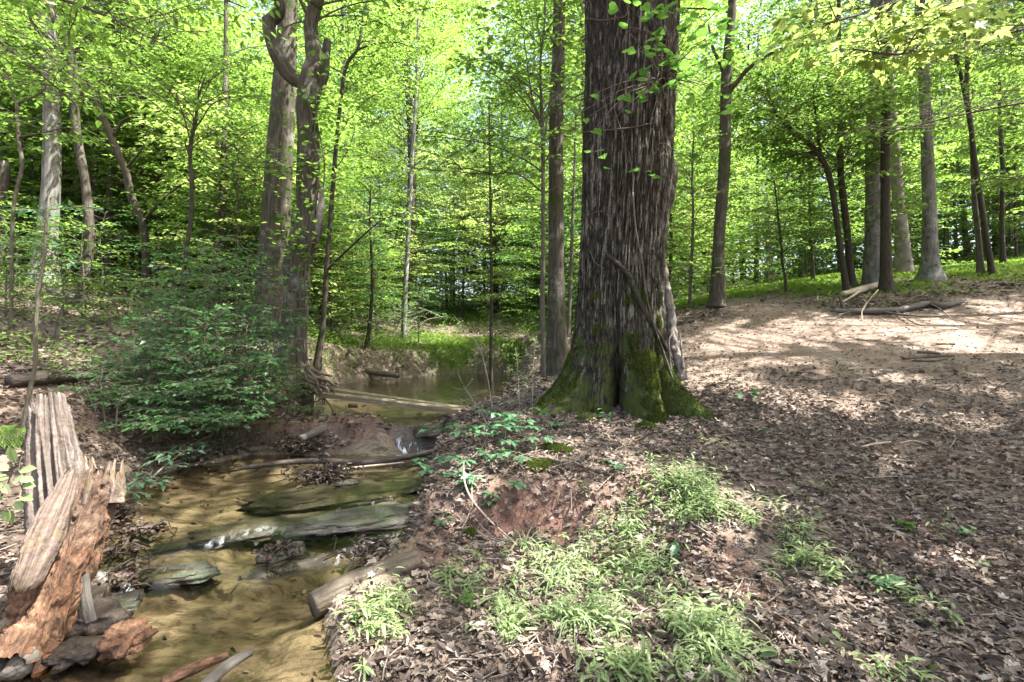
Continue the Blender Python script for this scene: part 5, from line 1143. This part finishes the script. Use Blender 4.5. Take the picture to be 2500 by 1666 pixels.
shrub('leafy spray hanging low over the water in front of the big shrub', [[W(520,1060,6.0), W(440,1100,5.4), W(385,1125,5.0)], [W(480,1080,5.8), W(400,1140,5.0), W(350,1190,4.7), W(318,1205,4.6)], [W(350,1160,4.9), W(320,1180,4.7), W(305,1190,4.65)]], .085, .2, 6, 73, 'leaf_creeper', 'overhanging_spray', cat='leafy branch')
shrub('leafy bush in shade behind the rotten stump', [stem(250,990,5.4, 190,905,5.6,.1), stem(260,990,5.4, 250,900,5.6,.1), stem(280,990,5.4, 310,950,5.4,.1)], .06, .4, 10, 74)
shrub('low sprawling green shrub on the left slope above the leaf litter', [stem(300,760,9.0, 260,690,9.2,.1), stem(310,760,9.0, 330,680,9.2,.1), stem(320,760,9.0, 380,700,9.0,.1), stem(250,770,8.6, 200,700,8.8,.1)], .075, .6, 12, 75, 'leaf')
shrub('loose green sapling clump at the left edge in front of the slope', [stem(100,800,7.2, 60,720,7.4,.1), stem(130,800,7.2, 170,720,7.2,.1)], .075, .4, 5, 76, 'leaf')
# bare upright whips with tiny pale leaves in front of the pool
def whip(label, px, Y_, seed, nl=60, L=.022, side=()):
    r = np.random.default_rng(seed); pts = [W(u, v, Y_) for u, v in px]; pts[0][2] = hz(pts[0][0], pts[0][1]) - .03
    root = empty('bare_seedling', (pts[0][0], pts[0][1], hz(pts[0][0], pts[0][1])), label, 'seedling'); wood = MB(); lf = MB(); S = smooth_path(pts, 30); tube(wood, S, np.linspace(.006, .002, 30), 5, 0, .6)
    P = [S[12:]]
    for s in side:
        q = smooth_path([W(u, v, Y_ - .05 * k) for k, (u, v) in enumerate(s)], 14); tube(wood, q, np.linspace(.003, .0012, 14), 4, 0, .6, cap=False); P.append(q)
    for k in range(7):
        i = r.integers(10, 29); d = rand_dir(r, 1, .5)[0] * r.uniform(.06, .2); d[2] = abs(d[2]); q = smooth_path([S[i], S[i] + d * .5, S[i] + d + [0, 0, .03]], 8); tube(wood, q, .0012, 4, 0, .6, cap=False); P.append(q)
    P = np.concatenate(P); P = P[r.integers(0, len(P), nl)] + r.normal(0, .008, (nl, 3))
    leaves(lf, P, rand_dir(r, nl, .3), rand_up(r, nl, .7), r.uniform(.6, 1.3, nl) * L, L * .5, 'rhomb', 0, None, 1, .1)
    part(wood, 'stem', [M['twig']], root); part(lf, 'foliage', [M['stilt']], root, smooth=False)
whip('tallest pale bare seedling standing in front of the upper pool', [(1210,1120),(1202,1000),(1190,920),(1170,850),(1140,810),(1115,780),(1108,770)], 5.2, 1, 60, .03, [[(1180,870),(1172,840),(1168,820)], [(1160,845),(1175,815),(1200,800),(1230,795)], [(1130,800),(1128,785),(1122,775)], [(1205,1005),(1225,985),(1255,980)]])
whip('slender speckled seedling beside the left root of the huge trunk', [(1298,1060),(1300,980),(1302,900),(1306,850),(1310,820)], 5.4, 2, 110, .032, [[(1302,900),(1290,870),(1280,850)], [(1303,890),(1320,865),(1335,840)], [(1300,930),(1285,920),(1262,905)]])
whip('slender speckled seedling between the tall bare one and the huge trunk', [(1272,1060),(1268,1000),(1265,930),(1262,880),(1258,850)], 5.3, 3, 90, .03, [[(1265,930),(1250,905),(1240,890)], [(1265,960),(1280,940),(1290,930)]])
whip('short leaning bare twig in front of the plank crossing', [(1195,1045),(1170,1000),(1150,970),(1135,945)], 5.6, 4, 8, .02)
def seedling(u, v, label, n, L, hgt, shape='oval', seed=1, mat='leaf_creeper', spread=.12, wr=.55, whorl=0, nst=None):
    r = np.random.default_rng(seed); g = G(u, v); root = empty('seedling', g, label, 'seedling'); wood = MB(); lf = MB(); nst = nst or max(1, n // 6); k = 0
    for s in range(nst):
        b = g + np.array([*r.normal(0, spread * .5, 2), 0]); b[2] = hz(b[0], b[1]) - .01; tip = b + np.array([*r.normal(0, spread * .6, 2), hgt * r.uniform(.6, 1.1)]); S = smooth_path([b, (b + tip) / 2 + r.normal(0, .015, 3), tip], 10)
        tube(wood, S, [.0028, .0016], 4, 0, .4, cap=False); m = n // nst
        if whorl:
            nw = max(1, m // whorl)
            for q in range(nw):
                c = S[-1 - 2 * q]; a0 = r.random() * 6.28; a = a0 + np.arange(whorl) / whorl * 5.0 + r.normal(0, .12, whorl); D = np.stack([np.cos(a), np.sin(a), r.normal(.05, .12, whorl)], 1); c2 = c + rand_dir(r, 1, .1)[0] * (0 if q == 0 else L * .8)
                leaves(lf, np.repeat(c2[None], whorl, 0), D, rand_up(r, whorl, .25), L * 1.2 * r.uniform(.7, 1.15, whorl), L * wr, shape, 0, np.clip(r.normal(.5, .25, whorl), 0, 1), 1, .25)
        else:
            P = S[r.integers(4, 10, m)] ; leaves(lf, P, rand_dir(r, m, .2), rand_up(r, m, .4), L * r.uniform(.65, 1.15, m), L * wr, shape, 0, np.clip(r.normal(.5, .25, m), 0, 1), 1, .2)
    part(wood, 'stem', [M['bark_thin']], root); part(lf, 'foliage', [M[mat]], root, smooth=False)
for k, a in enumerate([(1215,1110,'tall leafy creeper among the bank-top seedlings',45,.085,.34,'oval',.3,.6,5,9),(1110,1130,'spreading creeper seedling leaning over the waterfall bank',35,.08,.16,'oval',.25,.6,5,7),(1265,1110,'leafy seedling close left of the upper moss cushion',25,.08,.22,'oval',.2,.6,5,5),(1150,1100,'bushy creeper seedling at the top of the stream bank',40,.085,.22,'oval',.25,.6,5,8),(1235,1075,'broad creeper seedling beside the tall bare one',40,.09,.26,'oval',.25,.6,5,8),(1290,1050,'small creeper seedling under the speckled seedlings',20,.075,.2,'oval',.15,.6,5,4),
        (1240,1150,'creeper seedling left of the yellow moss cushions',20,.085,.14,'oval',.14,.6,5,4),(1190,1140,'creeper seedling half-way down the bank top',20,.08,.14,'oval',.16,.6,5,4),(1130,1200,'star-leaved seedling on the edge of the red bank',20,.085,.10,'oval',.16,.6,5,4),(1100,1175,'lobed seedling nearest the stream on the bank edge',14,.085,.10,'maple',.16,1.0,0,5),
        (1170,1250,'pale star-leaved seedling above the long bare vine',15,.075,.08,'oval',.10,.6,5,3),(1080,1290,'dark small seedling on the shaded foot of the bank',12,.06,.08,'oval',.08,.6,5,2),(1390,1050,'star-leaved seedling on the mound before the huge trunk',15,.085,.10,'oval',.10,.55,5,3),(1470,1035,'seedling at the foot of the huge trunk',14,.07,.16,'oval',.10,.5,0,3),
        (1520,1145,'pale flat seedling in the leaves of the mound',10,.085,.06,'oval',.12,.5,5,2),(1500,990,'little seedling against the mossy root',10,.06,.24,'oval',.06,.5,0,2)]):
    u, v, lab, n, L, hg, shp, sp_, wr_k, wh, ns = a; seedling(u, v, lab, n, L, hg, shp, 100 + k, 'leaf_creeper', sp_, wr_k, wh, ns)
for k, a in enumerate([(1830,990,'upright seedling with large dark blue-green leaves on the sunny leaf slope',9,.15,.30,'oval',.08,.5,0,2,'leaf_creeper'),(1870,1065,'tiny green seedling below the blue-green one',5,.07,.08,'oval',.04,.5,0,1,'leaf_creeper'),(2140,1415,'large lobed maple seedling leaf on the lower right slope',3,.15,.07,'maple',.04,1.0,0,1,'leaf_creeper'),
        (2230,1300,'green oak-like seedling on the right slope',4,.10,.05,'maple',.05,.8,0,1,'leaf'),(2375,1305,'blue-green lobed seedling on the right slope',4,.10,.06,'oval',.06,.6,0,1,'leaf_creeper'),(1690,1355,'broad pale seedling leaf amid the stiltgrass',4,.10,.08,'oval',.05,.55,0,1,'leaf_creeper'),(2080,1625,'pale seedling at the bottom right',9,.07,.08,'oval',.08,.45,0,2,'stilt'),
        (1960,1645,'green seedling on the bottom edge left of the pale one',8,.07,.07,'oval',.06,.5,0,2,'stilt'),(2250,1655,'broad green seedling on the bottom edge near the right',6,.09,.06,'oval',.05,.5,0,1,'leaf'),(1150,1485,'lone maple seedling leaf low on the leafy bank',2,.10,.05,'maple',.02,1.0,0,1,'leaf'),(728,1440,'green maple leaf seedling lying on the wet sand',2,.06,.02,'maple',.02,1.0,0,1,'leaf'),
        (250,1525,'bright lobed leaf seedling on the mud below the stump',2,.075,.05,'maple',.02,.9,0,1,'leaf'),(252,1588,'small round bright leaf seedling on rotten wood',2,.045,.03,'heart',.01,1.0,0,1,'leaf_redbud'),(2395,1395,'grey-green seedling far down the right slope',5,.06,.05,'oval',.05,.45,0,1,'stilt')]):
    u, v, lab, n, L, hg, shp, sp_, wr_k, wh, ns, mt = a; seedling(u, v, lab, n, L, hg, shp, 140 + k, mt, sp_, wr_k, wh, ns)
# pale oval-leaved twig by the stump, sunlit
r = np.random.default_rng(81); pts = [W(-130,1500,2.25), W(-70,1330,2.2), W(-20,1250,2.15), W(15,1190,2.12), W(35,1135,2.1)]; pts[0][2] = hz(pts[0][0], pts[0][1]) - .05
root = empty('seedling', (pts[0][0], pts[0][1], hz(pts[0][0], pts[0][1])), 'sunlit pale seedling with oval leaves at the left edge before the rotten stump', 'seedling'); wood = MB(); lf = MB(); S = smooth_path(pts, 30); tube(wood, S, [.006, .002], 5, 0, .5)
for q, e in (((-5, 1215), (40, 1212)), ((-15, 1240), (20, 1250)), ((8, 1195), (52, 1185)), ((-30, 1270), (-10, 1230))): tube(wood, smooth_path([W(*q, 2.12), W(*e, 2.06)], 6), .0018, 4, 0, .5, cap=False)
LP = [(38,1128,90),(20,1150,150),(45,1152,20),(22,1168,165),(48,1170,0),(30,1180,40),(10,1190,170),(55,1186,5),(20,1205,140),(48,1212,350),(8,1220,185),(35,1225,320),(15,1240,270),(-5,1232,200),(2,1160,160),(25,1245,280),(-10,1180,170),(-20,1205,180)]
P = np.array([W(u, v, 2.08 + r.normal(0, .03)) for u, v, _ in LP]); an = np.radians([q[2] for q in LP])
lfm = M['stilt']; leaves(lf, P, np.stack([np.cos(an), r.normal(0, .25, len(an)), np.sin(an) * .7], 1), np.stack([r.normal(0, .3, len(an)), np.full(len(an), -.75), np.full(len(an), .8)], 1), r.uniform(.055, .08, len(an)), .036, 'oval', 0, None, 1, .05)
part(wood, 'stem', [M['bark_thin']], root); part(lf, 'foliage', [M['stilt']], root, smooth=False)
# fern
r = np.random.default_rng(82); g = G(35, 1130); root = empty('fern', g, 'green fern growing behind the rotten stump', 'fern'); lf = MB()
for k in range(9):
    a = r.uniform(-.6, 3.6); L = r.uniform(.3, .5); S = smooth_path([g, g + np.array([math.cos(a) * L * .45, math.sin(a) * L * .3, L * .55]), g + np.array([math.cos(a) * L, math.sin(a) * L * .7, L * .45])], 26)
    for sd in (-1, 1):
        T = nrm(np.gradient(S, axis=0)); D = rotz(T, sd * 1.25)[4:]; P = S[4:]; ll_ = np.linspace(.09, .02, len(P)); leaves(lf, P, D, rand_up(r, len(P), .15), ll_, .018, 'rhomb', 0, np.full(len(P), .6), 1, .1)
part(lf, 'fronds', [M['leaf']], root, smooth=False)
# moss cushions on the mound
def cushion(u, v, a, label, seed, n=9000):
    r = np.random.default_rng(seed); g = G(u, v); mb = MB(); th = r.random(n) * 2 * PI; q = np.sqrt(r.random(n)); rad = a * (1 + .3 * noise3(np.stack([np.cos(th) * 1.5, np.sin(th) * 1.5, 0 * th + seed], 1), seed))
    x = g[0] + np.cos(th) * q * rad; y = g[1] + np.sin(th) * q * rad * .75; z = ground_h(x, y) + .045 * (1 - q ** 2) * (1 + .4 * fbm(np.stack([x * 25, y * 25, 0 * x], 1), 2, seed)) - .004
    P = np.stack([x, y, z], 1); leaves(mb, P, nrm(np.array([0, 0, 1.0]) + r.normal(0, .55, (n, 3))), r.normal(0, 1, (n, 3)), r.uniform(.010, .022, n), .008, 'rhomb', 0, np.clip(.75 + .4 * noise3(P * 30, 3) + r.normal(0, .2, n), 0, 1), 1, 0)
    tag(mb.build('moss_cushion', [M['moss']], loc=g, smooth=False), label, 'moss', 'moss cushions on the mound')
cushion(1348, 1100, .16, 'upper bright yellow-green moss cushion on the mound', 1); cushion(1312, 1138, .15, 'lower bright yellow-green moss cushion on the mound', 2)
cushion(1580, 1045, .14, 'thin moss patch right below the huge trunk', 3, 3500); cushion(1440, 1025, .16, 'thin moss patch in the middle below the huge trunk', 4, 3500); cushion(1150, 1310, .06, 'small yellow moss tuft on the red bank edge', 5, 1800)
# sedge tuft with long pale blades
def blades(mb, P, D, L, wd_, r, arch=.8, nseg=6):
    n = len(P); t = np.linspace(0, 1, nseg); up = np.array([0, 0, 1.0]); S = nrm(np.cross(D, up)); V = []
    for k, q in enumerate(t):
        c = P + D * (L * (q * .35 + .65 * q * q))[:, None] * arch + up * (L * (q - arch * .95 * q ** 2.2))[:, None]; w_ = wd_ * (1 - q ** 2) * .5 + .0003
        V.append(c - S * w_[:, None] if np.ndim(w_) else c - S * w_); V.append(c + S * w_[:, None] if np.ndim(w_) else c + S * w_)
    V = np.stack(V, 1); f = np.array([[2 * k, 2 * k + 1, 2 * k + 3, 2 * k + 2] for k in range(nseg - 1)])
    mb.add(V.reshape(-1, 3), (np.arange(n)[:, None, None] * (2 * nseg) + f[None]).reshape(-1, 4), 0, np.repeat(r.random(n), 2 * nseg), np.tile(np.array([[0, .3, 0]]), (n * 2 * nseg, 1)))
def sedge(u, v, n, L, label, seed):
    r = np.random.default_rng(seed); g = G(u, v); mb = MB(); P = g + np.stack([r.normal(0, .02, n), r.normal(0, .02, n), np.zeros(n)], 1); D = rand_dir(r, n, 0); D[:, 1] -= .5; D = nrm(D)
    blades(mb, P, D, L * r.uniform(.6, 1.2, n), .009, r, .85); tag(mb.build('sedge_tuft', [M['sedge']], loc=g), label, 'sedge')
sedge(1282, 1345, 26, .36, 'upper sedge tuft with long arching pale blades on the bank', 1); sedge(1345, 1440, 22, .34, 'lower sedge tuft with long arching pale blades on the bank', 2); sedge(1400, 1540, 14, .28, 'small sedge tuft near the bottom edge with thin pale blades', 3)
# ------------------------------------------------------------------ ground cover (nobody could count it)
def gnormal(x, y):
    e = .12; return nrm(np.stack([-(ground_h(x + e, y) - ground_h(x - e, y)) / (2 * e), -(ground_h(x, y + e) - ground_h(x, y - e)) / (2 * e), np.ones(len(x))], 1))
def inwater(x, y): return np.maximum(sdist(x, y, LOW), sdist(x, y, UPP))
r = np.random.default_rng(201)
def litter(n, xa, xb, ya, yb, La, Lb, pw, dens=None, thin=.96):
    y = ya + (yb - ya) * r.random(n) ** pw; x = r.uniform(xa, xb, n) * (np.maximum(y, 1.5) if xb < 3 else 1)
    d = inwater(x, y); p = path_mask(x, y); k = np.where(d > -.04, .045, 1.0) * (1 - thin * p)
    k *= 1 - .8 * np.exp(-(((x - .2) / .5) ** 2 + ((y - 3.72) / .3) ** 2))
    k *= np.where((x < -.6) & (y < 3.6) & (d > -.35), .35, 1)
    k *= np.clip(.55 + .9 * (fbm2(x, y, 1.3, 3, 61) + .3), .15, 1)
    ok = r.random(n) < k; x, y = x[ok], y[ok]; m = len(x); z = ground_h(x, y); N = gnormal(x, y)
    P = np.stack([x, y, z], 1) + N * (r.random(m) ** 1.6 * .028 + .004)[:, None]
    L = r.uniform(La, Lb, m) * r.uniform(.7, 1.2, m) * (1 - .5 * path_mask(x, y))
    leaves(lit_mb, P, rand_dir(r, m, .25), nrm(N + r.normal(0, .6, (m, 3))), L, L * r.uniform(.30, .6, m), 'litter', 0, np.clip(r.beta(1.6, 1.9, m), 0, 1), r.uniform(.4, 3.0, m), .05)
lit_mb = MB()
litter(60000, -1.25, 1.25, 1.75, 6.5, .03, .072, 1.25)
litter(26000, -1.35, 1.35, 5.5, 12, .06, .11, 1.2)
litter(20000, -1.4, 1.3, 9.5, 22, .09, .17, 1.1)
def crumbs(n, xa, xb, ya, yb, La, Lb):
    y = ya + (yb - ya) * r.random(n) ** 1.35; x = r.uniform(xa, xb, n) * y; ok = (inwater(x, y) < -.03) & (r.random(n) > .5 * path_mask(x, y)); x, y = x[ok], y[ok]; m = len(x); N = gnormal(x, y)
    P = np.stack([x, y, ground_h(x, y)], 1) + N * r.uniform(.002, .03, m)[:, None]; L = r.uniform(La, Lb, m)
    leaves(lit_mb, P, rand_dir(r, m, .3), nrm(N + r.normal(0, .7, (m, 3))), L, L * r.uniform(.2, .7, m), 'chip', 0, r.beta(1.5, 1.8, m), 1.5, .05)
crumbs(50000, -.9, 1.15, 1.8, 6.5, .008, .032); crumbs(34000, -.2, 1.15, 5, 13, .02, .06)
def oaks(n, xa, xb, ya, yb):
    y = ya + (yb - ya) * r.random(n) ** 1.3; x = r.uniform(xa, xb, n) * y; ok = (inwater(x, y) < -.05) & (path_mask(x, y) < .4); x, y = x[ok], y[ok]; m = len(x); N = gnormal(x, y); L = r.uniform(.04, .085, m)
    leaves(lit_mb, np.stack([x, y, ground_h(x, y)], 1) + N * .022, rand_dir(r, m, .25), nrm(N + r.normal(0, .4, (m, 3))), L, L * r.uniform(.5, .9, m), 'maple', 0, r.beta(2, 1.6, m), r.uniform(.5, 4, m), .1)
oaks(7000, -1.1, 1.15, 1.8, 8)
tag(lit_mb.build('leaf_litter', [M['litter']], smooth=False), 'brown dry leaves covering the slopes', 'leaf litter', kind='stuff')
# twig litter
tw = MB(); n = 2600; y = 1.7 + 9 * r.random(n) ** 1.7; x = r.uniform(-1.15, 1.2, n) * y; d = inwater(x, y); ok = (d < -.05) & ((x > -.6) | (r.random(n) < .5)); x, y = x[ok], y[ok]; z = ground_h(x, y)
for k in range(len(x)):
    a = r.random() * PI; L = r.uniform(.05, .28) * (1 + .08 * y[k]); dx = np.array([math.cos(a), math.sin(a)]) * L / 2; xs = np.array([x[k] - dx[0], x[k] + r.normal(0, .02), x[k] + dx[0]]); ys = np.array([y[k] - dx[1], y[k] + r.normal(0, .02), y[k] + dx[1]])
    g3 = gh(xs, ys); P = np.stack([xs, ys, z[k] + (g3 - g3[1]) + .012 + r.random(3) * .02], 1)
    tube(tw, smooth_path(P, 5), r.uniform(.0012, .0045), 4, 0, r.random(), cap=False)
tag(tw.build('twig_litter', [M['twig']]), 'small dry twigs and stems scattered over the leaf litter', 'twigs', kind='stuff')
# red rootlets on the eroded bank
rt = MB()
for k in range(420):
    c = np.array([.22 + r.normal(0, .36), 3.78 + r.normal(0, .2)]); p = np.array([c[0], c[1], hz(c[0], c[1])]); d = np.array([r.normal(0, .07), -r.uniform(.02, .09), -r.uniform(.02, .14)])
    tube(rt, smooth_path([p + [0, 0, .01], p + d * .5 + r.normal(0, .018, 3) + [0, -.02, .02], p + d + r.normal(0, .02, 3)], 6), [.0024, .0018, .0008], 4, 0, r.random(), cap=False)
tag(rt.build('rootlets', [M['slab_wood']]), 'fine red-brown rootlets hanging from the eroded bank', 'rootlets', kind='stuff')
# stiltgrass
sg = MB()
def stilt(u, v, du, dv, n, hgt=.2):
    n = int(n * .6); c = G(u, v); a = G(u - du, v); b = G(u + du, v); q = G(u, v + dv); f_ = G(u, v - dv); rx = abs(b[0] - a[0]) / 2; ry = abs(f_[1] - q[1]) / 2
    th = r.random(n) * 2 * PI; s = np.sqrt(r.random(n)) * (1 + .55 * r.normal(0, 1, n)); x = c[0] + np.cos(th) * s * rx; th = th[:];  y = c[1] + np.sin(th) * s * ry; ok = (inwater(x, y) < .02) & (fbm2(x, y, 3.0, 3, 67) + r.normal(0, .12, n) > .0); x, y = x[ok], y[ok]
    z = ground_h(x, y); m = len(x); h = hgt * (.22 + .9 * r.random(m) ** 1.4); lean = rand_dir(r, m, 0) * r.uniform(.2, 1.1, m)[:, None]
    P, D, L = [], [], []
    for j in range(7):
        t = (j + 1.2) / 8.0 * np.ones(m); p = np.stack([x, y, z], 1) + lean * (h * t ** 1.6)[:, None] + np.array([0, 0, 1]) * (h * t)[:, None]
        P.append(p); az = np.arctan2(lean[:, 1], lean[:, 0]) + (1.2 if j % 2 else -1.2) + r.normal(0, .5, m); D.append(np.stack([np.cos(az), np.sin(az), r.normal(.25, .3, m)], 1)); L.append(r.uniform(.03, .085, m) * (1 - .25 * abs(t - .6)))
    P = np.concatenate(P); D = np.concatenate(D); L = np.concatenate(L)
    leaves(sg, P, D, rand_up(r, len(P), .5), L, L * .20, 'oval', 0, np.clip(r.normal(.5, .25, len(P)), 0, 1), .8, .35)
    b = np.stack([x, y, z - .01], 1); e = b + lean * h[:, None] + np.array([0, 0, 1]) * h[:, None]
    leaves(sg, b, e - b, rand_dir(r, m, 0), h * 1.05, .004, 'rhomb', 0, .5, 0, 0)
for a in [(1720,1250,170,75,520,.24),(1640,1200,90,40,160,.22),(1850,1290,110,70,150,.2),(1930,1370,80,60,90,.18),(1900,1200,90,40,70,.18),(1550,1290,90,50,150,.2),(1440,1400,120,70,330,.22),(1330,1400,80,40,70,.16),(1580,1400,90,50,120,.2),(1560,1560,150,80,420,.2),(1680,1560,120,80,260,.2),(1400,1530,110,60,140,.18),(1270,1560,70,90,150,.18),
          (1800,1450,60,40,90,.17),(1790,1600,60,50,70,.15),(935,1400,40,50,110,.22),(960,1480,50,50,110,.18),(920,1530,60,40,80,.16),(1130,1470,70,60,60,.15),(1180,1380,60,40,40,.14),(2210,1470,60,50,110,.16),(2290,1550,50,40,60,.15),(2330,1300,50,25,40,.14),(2010,1390,40,40,45,.15),(1560,1660,120,40,160,.18),(1000,1560,40,40,40,.14),
          (860,1640,40,30,30,.12),(1500,1230,60,30,50,.14),(1720,1080,80,20,40,.1),(1080,1420,40,50,40,.14),(2180,1660,60,20,30,.12),(1230,1500,50,40,50,.16)]: stilt(*a)
tag(sg.build('stiltgrass', [M['stilt']], smooth=False), 'pale green bamboo-like stiltgrass spreading over the near bank', 'stiltgrass', kind='stuff')
# grass beyond the track and the pool
gb = MB()
for gx_, gy_, q in GREEN:
    n = int(3400 * q); x = gx_ + r.normal(0, .6, n) * q; y = gy_ + r.normal(0, .6, n) * q; ok = (inwater(x, y) < -.2) & (path_mask(x, y) < .6) & (fbm2(x, y, .9, 3, 68) + r.normal(0, .12, n) > -.10); x, y = x[ok], y[ok]; P = np.stack([x, y, gh(x, y)], 1); L = r.uniform(.08, .24, len(x))
    D = rand_dir(r, len(x), 0) * .7; D[:, 2] = 1; leaves(gb, P, D, rand_dir(r, len(x), .1), L, L * .16, 'rhomb', 0, np.clip(r.normal(.6, .25, len(x)), 0, 1), .3, .25)
tag(gb.build('grass', [M['grass']], smooth=False), 'bright green grass beyond the track and the pool', 'grass', kind='stuff')
# low undergrowth under the trees
ug = MB()
def under(n, xa, xb, ya, yb, hgt, L, sc_=.5):
    y = r.uniform(ya, yb, n); x = r.uniform(xa, xb, n) * y; ok = (inwater(x, y) < -.06) & (path_mask(x, y) < .2) & (fbm2(x, y, sc_, 3, 65) > -.12); x, y = x[ok], y[ok]; n = len(x)
    P = np.stack([x, y, gh(x, y) + hgt * r.random(n) ** 1.3], 1); l = L * r.uniform(.6, 1.3, n); leaves(ug, P, rand_dir(r, n, .25), rand_up(r, n, .5), l, l * .6, 'rhomb', 0, np.clip(.5 + .5 * fbm(P * 1.2, 2, 8) + r.normal(0, .2, n), 0, 1), 1, .2)
under(13000, -1.25, -.35, 5.6, 12.5, .4, .06, 1.3); under(16000, -.6, -.02, 12.5, 18.5, .4, .07, 1.0); under(16000, -1.3, .35, 16.5, 26, .5, .10); under(22000, -1.3, 1.4, 23, 42, .9, .17, .3); under(5000, -.4, .1, 11, 20, .3, .08, 1.0); under(2500, .3, .9, 14, 24, .25, .09, .8)
tag(ug.build('undergrowth', [M['leaf']], smooth=False), 'low green undergrowth between the trees', 'undergrowth', kind='stuff')
